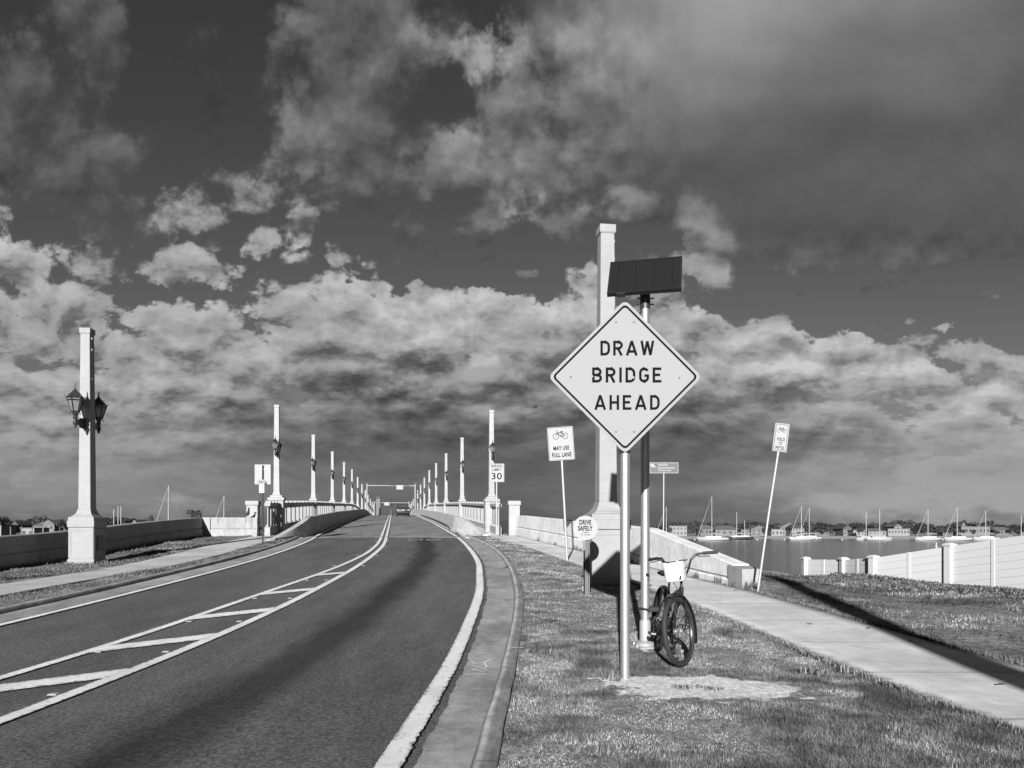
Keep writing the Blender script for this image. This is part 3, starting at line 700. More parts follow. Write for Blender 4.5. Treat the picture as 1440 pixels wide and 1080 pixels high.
blades('grass', 130000, -15.2, -8.2, 8, 38, .03, .075, .005, .010, .03, .19, keep_l, lambda x, y: np.clip(.9 + .7*patchy(x, y, 1.0, 4), .3, 1.6), 1.1)
# longer tufts at the foot of the walls and the pavement edge
def tufts(pts, nb, h, mat='grass_blade'):
    V = []; T = []
    for (x, y, r, hh) in pts:
        for _ in range(nb):
            a, q = random.random()*6.28, r*math.sqrt(random.random()); bx, by = x+q*math.cos(a), y+q*math.sin(a); z = gz(bx, by) - .01
            h2 = hh*(.4+.6*random.random()); b = random.random()*6.28; w = .008; l = h2*.6*random.random()
            V += [(bx-w*math.sin(b), by+w*math.cos(b), z), (bx+w*math.sin(b), by-w*math.cos(b), z), (bx+l*math.cos(b), by+l*math.sin(b), z+h2)]
            T += [.04+.2*random.random()**2]*3
    return struct(np_mesh('weeds', np.array(V), np.arange(len(V)).reshape(-1, 3), mat, {'tone': T}), 'stuff')
tp = [(XwR(y) - .08, y, .12, .16 + .12*random.random()) for y in [15.6, 16.2, 17.3, 21.5, 22.6, 23.1, 24.8, 26.5, 27.1, 30, 33] for _ in (0, 1)]
tp += [(XwR(15.3) + .1*k, 15.15, .12, .22) for k in range(4)]
tp += [(XwL(y) + .15, y, .15, .2) for y in np.arange(14, 37, .35)]
tp += [(L1[0] + .5*math.cos(a), L1[1] - .1 + .5*math.sin(a), .12, .14) for a in np.arange(0, 6.3, .3)]
tp += [(R1[0] + .5*math.cos(a), R1[1] + .5*math.sin(a), .1, .09) for a in np.arange(0, 6.3, .3)]
tp += [(XsR1(y) - .03, y, .07, .06) for y in np.arange(4, 30, .12)]
tp += [(XsR2(y) + .05, y, .08, .08) for y in np.arange(6.5, 15, .1)]
tufts(tp, 34, .2)
wp = []
for cx, cy, r_, n_ in ((-.02, 20.5, .30, 9), (1.55, 6.85, .10, 5), (1.75, 6.78, .10, 4), (.55, 5.0, .2, 6), (2.6, 5.2, .25, 7), (6.3, 11.5, .4, 9), (7.5, 14.5, .5, 9), (5.9, 16.2, .35, 8), (8.2, 12.2, .5, 9), (3.1, 7.6, .2, 5), (.35, 8.6, .15, 4), (.95, 7.2, .09, 3)):
    for _ in range(n_): a, q = random.random()*6.28, r_*math.sqrt(random.random()); wp.append((cx + q*math.cos(a), cy + q*.8*math.sin(a), .07, (.03 + .03*random.random()) if 6.6 < cy < 7 else .05 + .06*random.random()))
tufts(wp, 30, .1)
lf = None
for px_, py_, rz in ((1035, 832, .4), (1280, 904, 1.2), (1409, 967, .2), (1138, 880, 2.0), (1222, 886, .9), (905, 842, .3)):
    Y = 6.0
    for _ in range(60): Y += ((CZ - gz((px_-CX)/F*Y, Y)) * F / (py_ - HY) - Y) * .25
    x = (px_-CX)/F*Y; p = (x, Y, gz(x, Y) + .022)
    if lf is None:
        m = MB(); o_ = [(.045*math.cos(a)*(1 if abs(math.cos(a)) < .9 else 1.25), .02*math.sin(a), .006 + .008*abs(math.sin(a))) for a in np.linspace(0, 6.283, 13)[:-1]]
        m.rings([o_, [(a, b, c + .002) for a, b, c in o_]]); lf = o = m.build('fallen_leaf', 'dirt_dark')
    else: o = lf.copy(); COL.objects.link(o)
    o.location = p; o.rotation_euler = (0, 0, rz); tag(o, 'small dark fallen leaf lying on the pale right pavement', 'leaf', 'fallen leaves on the right pavement')

# ------------------------------------------------------------------ obelisk lamp columns
AX = math.atan(-BS)                                # heading of the bridge axis
def lantern(parent, loc, rz, k=1.0):
    """bracket arm and hexagonal lantern, arm along local -y, origin on the shaft axis at arm height"""
    m = MB(); o_ = .69
    m.prism([(-.035, -.16), (.035, -.16), (.035, .14), (-.035, .14)], -.40, -.12)
    m.rings([[(-.03, -.12, -.2), (.03, -.12, -.2), (.03, -.12, .16), (-.03, -.12, .16)], [(-.028, -o_, -.02), (.028, -o_, -.02), (.028, -o_, .05), (-.028, -o_, .05)]])
    m.lathe([(.0, -.22), (.03, -.17), (.055, -.09), (.075, -.05), (.06, 0), (.045, .06), (.07, .12), (.05, .17), (.085, .24), (.10, .30), (.0, .31)], 10, c=(0, -o_, 0))
    hx = lambda r, z, n=6: [(r*math.cos(math.pi/3*i+.52), -o_ + r*math.sin(math.pi/3*i+.52), z) for i in range(n)]
    b0, t0 = .105, .235
    for i in range(6):
        a = math.pi/3*i + .52; c_, s_ = math.cos(a), math.sin(a)
        m.tube([(b0*c_, -o_+b0*s_, .27), (t0*c_, -o_+t0*s_, .70)], .016, 5)
        m.tube([(t0*c_, -o_+t0*s_, .70), (1.12*t0*c_, -o_+1.12*t0*s_, .725), (1.22*t0*c_, -o_+1.22*t0*s_, .78)], [.014, .012, .004], 5)
        m.tube([(b0*c_, -o_+b0*s_, .30), (b0*1.25*c_, -o_+b0*1.25*s_, .24), (b0*1.3*c_, -o_+b0*1.3*s_, .18)], [.013, .01, .004], 5)
    for r, z in ((t0, .70), (t0*.97, .63), (b0*1.02, .30)):
        p = hx(r, z)
        for i in range(6): m.tube([p[i], p[(i+1) % 6]], .013, 4)
    L_ = m.build('lantern', 'dark_metal', parent, loc, rot=(0, 0, rz)); L_.scale = (k, k, k)
    g = MB(); g.rings([hx(b0*.94, .29), hx(t0*.93, .69)]); g.build('lantern_glass', 'lantern_glass', L_)
    r = MB(); r.rings([hx(t0*1.06, .705), hx(t0*.92, .745), hx(.13, .85), hx(.06, .92), hx(.05, .945)]); r.lathe([(.045, .94), (.03, .97), (.022, 1.0), (.012, 1.13), (0, 1.17)], 8, c=(0, -o_, 0))
    r.build('lantern_roof', 'dark_metal', L_)
    return L_
def panel_frames(mb, hw, z0, z1, w=.07, t=.014):
    for a in range(4):
        mm = Matrix.Rotation(a * math.pi/2, 4, 'Z'); y = -hw - t/2 + .001
        x = hw - w/2 - .004
        for sx in (-1, 1): mb.box((sx*x, y, (z0+z1)/2), (w, t, z1-z0), mm)
        for z in (z0 + w/2, z1 - w/2): mb.box((0, y, z), (2*x - w - .001, t, w), mm)
def obelisk(loc, rz, label, plaque=False, box=False):
    t = thing('obelisk_lamp', label, 'lamp column', loc, rz, 'tall concrete columns at the bridge approach')
    p = MB(); p.sq([(.405, -.5), (.405, .12), (.372, .15), (.372, 1.10)]); panel_frames(p, .372, .17, 1.07)
    p.build('pedestal', 'obelisk_concrete', t, bevel=.008)
    c = MB(); c.sq([(.36, 1.098), (.405, 1.12), (.41, 1.30), (.388, 1.31), (.385, 1.42), (.33, 1.435)])
    c.build('pedestal_cap', 'obelisk_concrete', t, bevel=.008)
    f = MB(); f.sq([(.325, 1.43), (.315, 1.455), (.27, 1.49), (.235, 1.54), (.21, 1.60), (.198, 1.66), (.192, 1.67)]); f.build('flare', 'obelisk_concrete', t, bevel=.004)
    s = MB(); s.sq([(.187, 1.665), (.142, 7.10)]); s.build('shaft', 'obelisk_concrete', t, bevel=.018)
    k = MB(); k.sq([(.150, 7.08), (.166, 7.11), (.166, 7.24), (.155, 7.26)]); k.build('cap', 'obelisk_concrete', t, bevel=.006)
    for i in range(4):                                             # small fixings on the road side
        MB().box((.155, -.03, 6.95 - i * .0 - (0, .35, 1.25, 3.2)[i]), (.03, .05, .06)).build('fixing', 'galvanised_pale', t)
    lantern(t, (0, 0, 4.30), 0); lantern(t, (0, 0, 4.30), math.pi)
    if plaque:
        MB().box((.394, .02, .62), (.02, .40, .46)).build('plaque', 'plaque', t, bevel=.006)
    if box:
        MB().box((.40, -.15, 1.0), (.07, .14, .30)).build('junction_box', 'galvanised_pale', t, bevel=.008)
    return t
obelisk((L1[0], L1[1], gz(*L1) + .0), .03, 'tall white concrete column with two black lanterns, left of the road by the low wall', plaque=True)
obelisk((R1[0], R1[1], gz(*R1) + .0), AX*.9, 'tall white concrete column behind the diamond sign and the solar panel', box=True).scale = (1.028, 1.028, 1.032)

def bridge_lamp(loc, wide):
    t = thing('bridge_lamp', '', 'lamp column', loc, AX, 'white lamp columns along the bridge railings')
    w = .37 if wide else .24
    p = MB(); p.sq([(w, -.4), (w, 1.62)]); 
    if wide: panel_frames(p, w, .2, 1.5, .06, .012)
    p.build('pedestal', 'rail_concrete', t, bevel=.01)
    MB().sq([(w+.0, 1.615), (w+.055, 1.64), (w+.055, 1.78), (w-.03, 1.80)]).build('pedestal_cap', 'rail_concrete', t, bevel=.01)
    MB().sq([(w-.05, 1.79), (w-.06, 1.90), (.21 if wide else .19, 1.93), (.18, 2.02), (.16, 2.10)]).build('flare', 'rail_concrete', t)
    MB().sq([(.155, 2.095), (.118, 6.62)]).build('shaft', 'rail_concrete', t, bevel=.012)
    MB().sq([(.122, 6.60), (.138, 6.63), (.138, 6.72), (.12, 6.75)]).build('cap', 'rail_concrete', t)
    lantern(t, (0, 0, 4.12), 0, .80); lantern(t, (0, 0, 4.12), math.pi, .80)
    return t
def bridge_point(yc, lat): return Vector((Xc(yc) + lat * .988, yc + lat * .153, zg(yc)))
LATL, LATR = -5.72, 5.86
first = None; N = 12
ordn = ['first', 'second', 'third', 'fourth', 'fifth', 'sixth', 'seventh', 'eighth', 'ninth', 'tenth', 'eleventh', 'twelfth']
lampA = bridge_lamp((0, 0, -50), True); lampB = bridge_lamp((0, 0, -50), False); usedA = usedB = False
for k in range(N):
    for lat in (LATL, LATR):
        src, fresh = (lampA, not usedA) if k == 0 else (lampB, not usedB)
        o = src if fresh else copy_tree(src)
        if k == 0: usedA = True
        else: usedB = True
        p = bridge_point(42 + 18.6 * k, lat); o.location = (p.x, p.y, p.z + .08)
        side = 'left' if lat < 0 else 'right'
        o['label'] = ('wide-based white lamp column, nearest on the %s bridge railing' % side) if k == 0 else '%s white lamp column from the near end of the %s bridge railing' % (ordn[k], side)

# ------------------------------------------------------------------ bridge railings, piers, barriers
def rail_path(y0, y1, lat, n): return [bridge_point(y0 + (y1-y0)*i/n, lat) for i in range(n+1)]
SV = Vector((.988, .153, 0))
def balustrade(y0, y1, lat, label, detail):
    t0 = bridge_point(y0, lat)
    pth = [(p - t0, SV) for p in rail_path(y0, y1, lat, 6)]
    parts = detail and thing('balustrade', label, 'railing', t0, 0, 'concrete balustrade bays of the bridge')
    mb = MB()
    def ext(m_, prof): m_.rings([[(p.x + SV.x*a, p.y + SV.y*a, p.z + z) for a, z in prof] for p, sd_ in pth]); return m_
    lo = [(-.13, -.25), (.13, -.25), (.13, .40), (-.13, .40)]; hi = [(-.12, 1.44), (.12, 1.44), (.14, 1.50), (.14, 1.60), (-.14, 1.60), (-.14, 1.50)]
    L_ = (y1 - y0) / .988; n = max(3, int(L_ / .285)); rotm = Matrix.Rotation(AX, 4, 'Z')
    thin = MB().box((0, 0, .92), (.028, .035, 1.05)); post = MB().box((0, 0, .92), (.05, .50, 1.06))
    blk = MB().box((0, 0, 1.645), (.27, .30, .10)); blb = MB().box((0, 0, .45), (.24, .24, .11))
    gap = 2.0 if L_ > 6 else .95; npst = max(2, round(L_ / gap)); n = npst * (9 if L_ > 6 else 5)
    at_ = lambda u: bridge_point(y0 + (y1-y0)*u, lat) - t0
    if detail:
        ext(MB(), lo).build('base_rail', 'rail_concrete', parts); ext(MB(), hi).build('top_rail', 'rail_concrete', parts)
        srcs = {}
        def put(nm, m_, p):
            if nm not in srcs: o = srcs[nm] = m_.build(nm, 'rail_concrete', parts)
            else: o = srcs[nm].copy(); COL.objects.link(o)
            o.location = p; o.rotation_euler = (0, 0, AX)
        for i in range(npst):
            p = at_((i + .5) / npst); put('post', post, p); put('rail_block', blk, p); put('base_block', blb, p)
        for i in range(n):
            if i % (n // npst) != (n // npst) // 2: put('baluster', thin, at_((i + .5) / n))
        return parts
    ext(mb, lo); ext(mb, hi)
    for i in range(npst):
        m_ = Matrix.Translation(at_((i + .5) / npst)) @ rotm
        for q in (post, blk, blb): mb.add(q.v, q.f, m_)
    for i in range(n): mb.add(thin.v, thin.f, Matrix.Translation(at_((i + .5) / n)) @ rotm)
    return tag(mb.build('balustrade', 'rail_concrete', loc=t0), label, 'railing', 'concrete balustrade bays of the bridge')
for lat, side in ((LATL, 'left'), (LATR, 'right')):
    ystart = 38.9 if lat < 0 else 38.9
    for k in range(-1, 9):
        a, b = (ystart, 42 - .38) if k < 0 else (42 + 18.6*k + (.38 if k == 0 else .26), 42 + 18.6*(k+1) - .26)
        where = 'between end pier and first lamp column' if k < 0 else 'between %s and %s lamp columns' % (ordn[k], ordn[k+1])
        balustrade(a, b, lat, 'white railing on the %s side of the bridge %s' % (side, where), k < 2)
def pier(x, y, label):
    z = zg(y); t = thing('end_pier', label, 'pier', (x, y, z), AX*.6, 'square end piers of the bridge railings')
    MB().sq([(.27, -1.0), (.27, 1.50)]).build('shaft', 'rail_concrete', t, bevel=.012)
    MB().sq([(.275, 1.495), (.32, 1.53), (.32, 1.70), (.30, 1.73)]).build('cap', 'rail_concrete', t, bevel=.01)
pier(-12.92, 38.35, 'square white pier ending the left bridge railing where the low wall turns'); pier(.10, 38.75, 'square white pier ending the right bridge railing beside the speed limit sign')
def barrier(sgn, label):
    rings = []
    for y in np.concatenate([np.arange(34.5, 48, .5), np.arange(48, 176, 4)]):
        if sgn < 0: h = .0 + .86 * float(sm(34.5, 41.5, y)); fl = -.9 * float(sm(40.0, 34.5, y)) if False else .9 * (1 - float(sm(34.5, 40.5, y))); yy = y
        else: yy = y + 3.2 if y < 48 else y + 3.2; h = .12 + .74 * float(sm(37.9, 43.5, yy)); fl = 1.1 * (1 - float(sm(37.5, 44.5, yy)))
        b = bridge_point(yy, sgn * (3.78 + fl)); s_ = SV * sgn
        rings.append([(b.x + s_.x*a, b.y + s_.y*a, b.z + z) for a, z in ((0, -.35), (0, .05), (.05, .22 if h > .3 else h*.6), (.09, h-.015), (.105, h), (.36, h), (.37, h-.015), (.37, -.35))])
    if sgn < 0: rings = [r[::-1] for r in rings]
    m = MB(); m.rings(rings); return tag(m.build('concrete_barrier', 'barrier_concrete'), label, 'barrier', 'concrete traffic barriers along the bridge roadway')
barrier(-1, 'shaded low concrete traffic barrier on the left side of the bridge roadway')
barrier(1, 'sunlit low concrete traffic barrier on the right side of the bridge roadway')
gr = thing('guide_rail', 'thin dark steel rail on brackets along the foot of the right concrete barrier', 'rail', bridge_point(45, 3.6))
o0 = bridge_point(45, 3.6); pts = [bridge_point(y, 3.62) - o0 + Vector((0, 0, .28)) for y in np.arange(45, 92, 3)]
MB().tube(pts, .045, 6).build('rail', 'dark_metal', gr)
br = None
for y in np.arange(45.5, 91, 2.0):
    p = bridge_point(y, 3.68) - o0
    if br is None: br = b_ = MB().box((0, 0, .16), (.10, .08, .24)).build('bracket', 'dark_metal', gr)
    else: b_ = br.copy(); COL.objects.link(b_)
    b_.location = p

# ------------------------------------------------------------------ approach walls
def wall(name, label, ys, fx, sgn, hf, pf, thick=.36, extra=None):
    rings = []
    pts = [Vector((fx(y), y, gz(fx(y) - sgn*.3, y))) for y in ys]
    if extra: pts += extra
    for i, p in enumerate(pts):
        d = (pts[min(i+1, len(pts)-1)] - pts[max(i-1, 0)]); d.z = 0; d.normalize(); s_ = Vector((d.y, -d.x, 0)) * sgn
        h, q = hf(i, p), pf(i, p)
        prof = [(-.035, -.7), (-.035, q-.03), (.0, q), (.035, q+.004), (.035, q+.038), (-.005, q+.045), (-.005, h-.02), (.015, h), (thick-.02, h), (thick, h-.02), (thick, -3.2)]
        rings.append([(p.x+s_.x*a, p.y+s_.y*a, p.z+z) for a, z in prof])
    if sgn < 0: rings = [r[::-1] for r in rings]
    t = thing(name, label, 'wall', pts[0]); m = MB(); m.rings([[tuple(Vector(v) - pts[0]) for v in r] for r in rings])
    return t, m, pts
ysr = [15.75, 16.2, 17, 18, 19, 20, 20.6] + list(np.arange(21.5, 38.5, 1.0)) + [38.4]
t, m, pts = wall('approach_wall', 'weathered pale concrete wall beside the right pavement, sloping down at its near end', ysr, XwR, 1,
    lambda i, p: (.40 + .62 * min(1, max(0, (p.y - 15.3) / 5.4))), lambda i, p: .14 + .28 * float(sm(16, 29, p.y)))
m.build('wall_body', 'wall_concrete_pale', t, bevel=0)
e = MB(); p0 = Vector((XwR(15.3), 15.3, 0)); d = (Vector((XwR(16.0), 16.0, 0)) - p0).normalized(); s_ = Vector((d.y, -d.x, 0)); zz = gz(p0.x, 15.5)
for q in (0,):
    r0 = [(p0 + s_*a + Vector((0, 0, zz + z))) for a, z in ((-.038, -.6), (.363, -.6), (.363, .38), (-.038, .38))]
    r1 = [(p0 + d*.62 + s_*a + Vector((0, 0, zz + z))) for a, z in ((-.038, -.6), (.363, -.6), (.363, .45), (-.038, .45))]
    e.rings([[tuple(v - pts[0]) for v in r0], [tuple(v - pts[0]) for v in r1]])
e.build('end_block', 'block_concrete', t, bevel=.015)
ysl = list(np.arange(-6, 37.2, 1.2)) + [37.1]
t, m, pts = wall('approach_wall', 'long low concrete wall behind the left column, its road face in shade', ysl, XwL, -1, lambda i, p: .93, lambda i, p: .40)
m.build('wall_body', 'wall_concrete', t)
# the short return facing the camera, up to the pier
t = thing('approach_wall', 'short sunlit concrete wall meeting the square pier of the left railing', 'wall', (-14.98, 37.15, 1.1))
m = MB(); zb = gz(-14.0, 37.0)
prof = [(-.035, -.6), (-.035, .37), (0, .40), (.035, .404), (.035, .438), (-.005, .445), (-.005, .95), (.01, .97), (.34, .97), (.34, -.6)]
m.rings([[(x, a, z) for a, z in prof] for x in (0.0, 2.58)][::-1])
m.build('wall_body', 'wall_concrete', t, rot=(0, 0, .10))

# ------------------------------------------------------------------ road signs
def bike_symbol(parent, loc, w, mat='black_paint', name='bicycle_symbol'):
    m = MB(); k = w / 1.75; r = .33*k; th = .045*k
    for cx in (-.52*k, .52*k): m.torus((cx, 0, 0), r, th*.6, 'Y', 24, 5)
    A = (-.52*k, 0, 0); B = (.52*k, 0, 0); C = (.02*k, 0, -.05*k); D = (-.34*k, 0, .42*k); E = (.16*k, 0, .44*k)
    for a, b in ((A, D), (D, C), (C, E), (E, B), (B, C), (D, E)): m.tube([a, b], th*.75, 5)
    m.tube([D, (-.40*k, 0, .62*k), (-.28*k, 0, .66*k)], th*.7, 5); m.box((.18*k, 0, .52*k), (.26*k, th, .09*k)); m.tube([E, (.17*k, 0, .52*k)], th*.7, 5)
    o = m.build(name, mat, parent, loc); o.scale = (1, .35, 1); return o
def rect_sign(name, label, foot, top, w, h, mat, lines=(), post_r=.03, roll=0, yaw=0, r=.03, border=True, bike=None, post_mat='galvanised_pale', cat='road sign', panel_dx=0.0, font_bold=.012, col='black_paint', bcol='black_paint'):
    """foot: ground point; top: centre of the panel (world)"""
    t = thing(name, label, cat, foot)
    top = Vector(top); foot = Vector(foot); d = top - foot
    e_ = d + d.normalized() * (h*.46)
    MB().tube([(0, 0, -.15), tuple(d * .5), tuple(e_)], post_r, 10).build('post', post_mat, t, smooth=40)
    pn = MB().prism(rrect(w, h, r), -.004, .0).build('sign_panel', mat, t, tuple(d + Vector((panel_dx, -post_r - .003, 0))), rot=(0, roll, yaw))
    if border:
        ring_frame(m := MB(), rrect(w - .03, h - .03, r*.8), rrect(w - .055, h - .055, r*.6), -.0065, -.003); m.build('border', bcol, pn)
    for body, tw, thh, tz in lines: text(body, tw, thh, col, pn, (0, -.006, tz), bold=font_bold)
    if bike: bike_symbol(pn, (0, -.006, bike[1]), bike[0])
    bolt = MB().lathe([(.0, 0), (.009, 0), (.009, .006), (0, .007)], 8).build('bolt', 'galvanised', pn, (0, -.004, h*.42), rot=(R(90), 0, 0))
    b2 = bolt.copy(); COL.objects.link(b2); b2.location = (0, -.004, -h*.42)
    return t
# the big diamond
Yd = 7.27; px = Yd / F
t = thing('warning_sign', 'large diamond sign reading DRAW BRIDGE AHEAD on a round silver post', 'road sign', (1.07, Yd, gz(1.07, Yd)))
zc = CZ + (HY - 531.5) * px - t.location.z
MB().tube([(0, 0, -.2), (0, 0, zc + .55)], .0465, 20).build('post', 'galvanised', t, smooth=40)
MB().lathe([(.050, 0), (.052, .004), (.052, .03), (.050, .034)], 20).build('post_collar', 'dark_metal', t, (0, 0, zc - .715))
sd_ = 152.0 * px
pn = MB().prism(rrect(sd_, sd_, .055, 6), -.004, 0).build('sign_panel', 'sign_pale', t, (-.008, -.0505, zc), rot=(0, R(45), 0))
ring_frame(m := MB(), rrect(sd_ - .052, sd_ - .052, .04, 6), rrect(sd_ - .088, sd_ - .088, .03, 6), -.0065, -.003); m.build('border', 'black_paint', pn)
ri = Matrix.Rotation(R(-45), 4, 'Y')
def on_diamond(x, z): v = ri @ Vector((x, -.006, z)); return tuple(v)
def arc(cx, cz, rx, rz_, a0, a1, n=9): return [(cx + rx*math.cos(R(a0 + (a1-a0)*i/n)), cz + rz_*math.sin(R(a0 + (a1-a0)*i/n))) for i in range(n + 1)]
GLYPH = {                                          # strokes in a unit-high box, centre lines
 'D': (.66, [[(.085, 0), (.085, 1)], [(.085, .915), (.30, .915)] + arc(.30, .62, .275, .295, 90, 0, 6) + arc(.30, .38, .275, .295, 0, -90, 6) + [(.085, .085)]]),
 'R': (.66, [[(.085, 0), (.085, 1)], [(.085, .915), (.34, .915)] + arc(.34, .70, .235, .215, 90, -90, 8) + [(.085, .485)], [(.33, .47), (.575, 0)]]),
 'B': (.66, [[(.085, 0), (.085, 1)], [(.085, .915), (.33, .915)] + arc(.33, .71, .22, .205, 90, -90, 8) + [(.085, .505)], [(.33, .505)] + arc(.33, .295, .245, .21, 90, -90, 8) + [(.085, .085)]]),
 'A': (.78, [[(.07, 0), (.39, .99)], [(.71, 0), (.39, .99)], [(.19, .27), (.59, .27)]]),
 'W': (.92, [[(.07, 1), (.25, .03)], [(.25, .03), (.46, .97)], [(.46, .97), (.67, .03)], [(.67, .03), (.85, 1)]]),
 'I': (.17, [[(.085, 0), (.085, 1)]]), 'H': (.66, [[(.085, 0), (.085, 1)], [(.575, 0), (.575, 1)], [(.085, .5), (.575, .5)]]),
 'E': (.60, [[(.085, 0), (.085, 1)], [(.085, .915), (.58, .915)], [(.085, .51), (.50, .51)], [(.085, .085), (.59, .085)]]),
 'G': (.66, [arc(.335, .66, .25, .255, 25, 90, 5) + arc(.335, .66, .25, .255, 90, 180, 5) + arc(.335, .34, .25, .255, 180, 270, 5) + arc(.335, .34, .25, .255, 270, 360, 5) + [(.585, .46)], [(.36, .46), (.66, .46)]])}
def highway(body, width, h, loc, parent, mat='black_paint', sw=.165, depth=.0016):
    tot = sum(GLYPH[c][0] for c in body); gap = (width / h - tot) / (len(body) - 1); m = MB(); x = -width / 2; q = 0
    for c in body:
        for st in GLYPH[c][1]:
            n = len(st); q += 1; y = -.0001 * (q % 5); L_, R_ = [], []
            for i, p in enumerate(st):
                a, b = Vector(st[max(i-1, 0)]), Vector(st[min(i+1, n-1)]); d = (b - a).normalized(); nn = Vector((-d.y, d.x)) * sw / 2
                if 0 < i < n - 1:
                    e0 = (Vector(p) - a).normalized(); k = max(.55, abs(Vector((-e0.y, e0.x)).dot(Vector((-d.y, d.x))))); nn = nn / k
                L_.append(Vector(p) + nn); R_.append(Vector(p) - nn)
            m.rings([[(x + l.x*h, y, (l.y-.5)*h), (x + r.x*h, y, (r.y-.5)*h), (x + r.x*h, y - depth, (r.y-.5)*h), (x + l.x*h, y - depth, (l.y-.5)*h)] for l, r in zip(L_, R_)])
        x += (GLYPH[c][0] + gap) * h
    return m.build('lettering', mat, parent, loc, rot=(0, R(-45), 0))
for body, cx, cy, w_, h_ in (('DRAW', 879.5, 491.5, 75, 20.5), ('BRIDGE', 879, 529, 97, 21), ('AHEAD', 879.3, 567.3, 91, 20.5)):
    highway(body, w_ * px, h_ * px, on_diamond((cx - 876.5) * px, (531.5 - cy) * px), pn)
bs = None
for dx, dy in ((-.085, .515), (.085, .515), (-.085, -.515), (.085, -.515), (-.51, .0), (.51, -.01)):
    if bs is None: bs = b_ = MB().lathe([(0, 0), (.011, 0), (.010, .006), (0, .007)], 8, m=Matrix.Rotation(R(90), 4, 'X')).build('bolt', 'post_zinc', pn)
    else: b_ = bs.copy(); COL.objects.link(b_)
    b_.location = Vector(on_diamond(dx, dy)) + Vector((0, .002, 0))
for cx_, cz_ in ((830.5, 531), (888, 532.5)):                                # chips in the lettering
    m = MB(); m.box((0, 0, 0), (.018, .002, .02)).build('paint_chip', 'sign_pale', pn, tuple(Vector(on_diamond((cx_ - 876.5)*px, (531.5 - cz_)*px)) + Vector((0, -.0012, 0))))
# solar pole beside it
t = thing('solar_pole', 'silver pole with a dark tilted solar panel on top, bicycle locked to its foot', 'solar pole', (1.56, 9.0, gz(1.56, 9.0)))
zp = CZ + (HY - 418) * 9.0 / F - t.location.z
MB().tube([(0, 0, .02), (0, 0, zp - .05)], .053, 20).build('pole', 'galvanised', t, smooth=40)
MB().lathe([(.062, .0), (.066, .01), (.066, .30), (.060, .32), (.06, .325)], 20).build('pole_sleeve', 'galvanised_pale', t, smooth=40)
b = MB(); b.box((0, 0, .012), (.30, .30, .024)); b.build('base_plate', 'galvanised_pale', t, bevel=.004, rot=(0, 0, .3))
MB().lathe([(.115, .02), (.12, .03), (.12, .06), (.075, .085), (.062, .09)], 20).build('base_collar', 'galvanised_pale', t, smooth=30)
for sx in (-1, 1):
    for sy in (-1, 1):
        b = MB().lathe([(0, .02), (.016, .02), (.016, .05), (0, .05)], 6).build('anchor_bolt', 'galvanised', t, (sx*.115, sy*.115, 0))
MB().lathe([(.058, zp - .14), (.06, zp - .13), (.06, zp + .06), (.05, zp + .07)], 18).build('pole_cap', 'dark_metal', t, smooth=40)
for zz in (zp - .02, zp - .09):
    ring = MB().tube([(-.10, -.02, zz), (.10, -.02, zz)], .008, 6).build('clamp_bolt', 'dark_metal', t)
pc = at(907, 388, 8.93) - t.location
pnl = MB(); pnl.box((0, .0, 0), (.80, .022, .56)); pnl = pnl.build('solar_panel', 'solar_cells', t, tuple(pc), rot=(R(-36), 0, R(-14)))
fr = MB(); ring_frame(fr, [(-.42, -.30), (.42, -.30), (.42, .30), (-.42, .30)], [(-.395, -.275), (.395, -.275), (.395, .275), (-.395, .275)], -.018, .03); fr.build('panel_frame', 'solar_frame', pnl)
bk = MB(); bk.box((0, .06, -.02), (.10, .08, .40)); bk.box((0, .05, -.2), (.5, .04, .04)); bk.build('panel_bracket', 'dark_metal', pnl)
MB().box((-.26, -.0, -.315), (.10, .05, .025)).build('panel_clip', 'dark_metal', pnl)
MB().tube([(-.02, -.062, zp - .05), (-.075, -.05, zp - .22), (-.07, -.055, zp - .36), (.0, -.058, zp - .50), (.02, -.056, zp - .58)], .009, 6).build('cable', 'rubber', t, smooth=60)

def fg(px_, py_):                                     # ground point seen at a photo pixel
    Y = 5.0
    for _ in range(60): Y += ((CZ - gz((px_-CX)/F*Y, Y)) * F / (py_ - HY) - Y) * .25
    x = (px_-CX)/F*Y; return Vector((x, Y, gz(x, Y)))
# may use full lane
g = fg(798, 789); c = at(788.7, 624, g.y)
rect_sign('road_sign', 'white bicycle sign reading MAY USE FULL LANE on a thin leaning post', g, c, .745, .965, 'sign_white', [('MAY USE', .46, .125, -.13), ('FULL LANE', .56, .135, -.325)], .034, R(-4), 0, .03, bike=(.44, .215), font_bold=.03, bcol='sign_grey')
g = Vector((at(698, 751, 38.6).x, 38.6, gz(at(698, 751, 38.6).x, 38.6))); c = at(698.5, 665, g.y)
rect_sign('road_sign', 'white SPEED LIMIT 30 sign on a slim white post before the right pier', g, c, .76, .93, 'sign_white', [('SPEED', .56, .125, .335), ('LIMIT', .46, .125, .155), ('30', .52, .33, -.17)], .04, 0, 0, .03, border=True, bcol='sign_grey', post_mat='white_paint')
g = fg(1064, 833); c = at(1097.5, 615.5, g.y)
rect_sign('road_sign', 'small white bicycle sign reading YIELD TO PEDS on a strongly leaning post', g, c, .275, .54, 'sign_white', [('YIELD', .155, .062, -.035), ('TO', .07, .055, -.115), ('PEDS', .16, .065, -.20)], .022, R(7), 0, .025, bike=(.185, .13), bcol='sign_grey', post_mat='galvanised_pale', panel_dx=-.0, font_bold=.012)
Yw = 24.5; g = Vector((at(932.5, 740, Yw).x, Yw, .0)); c = at(933.5, 658, Yw)
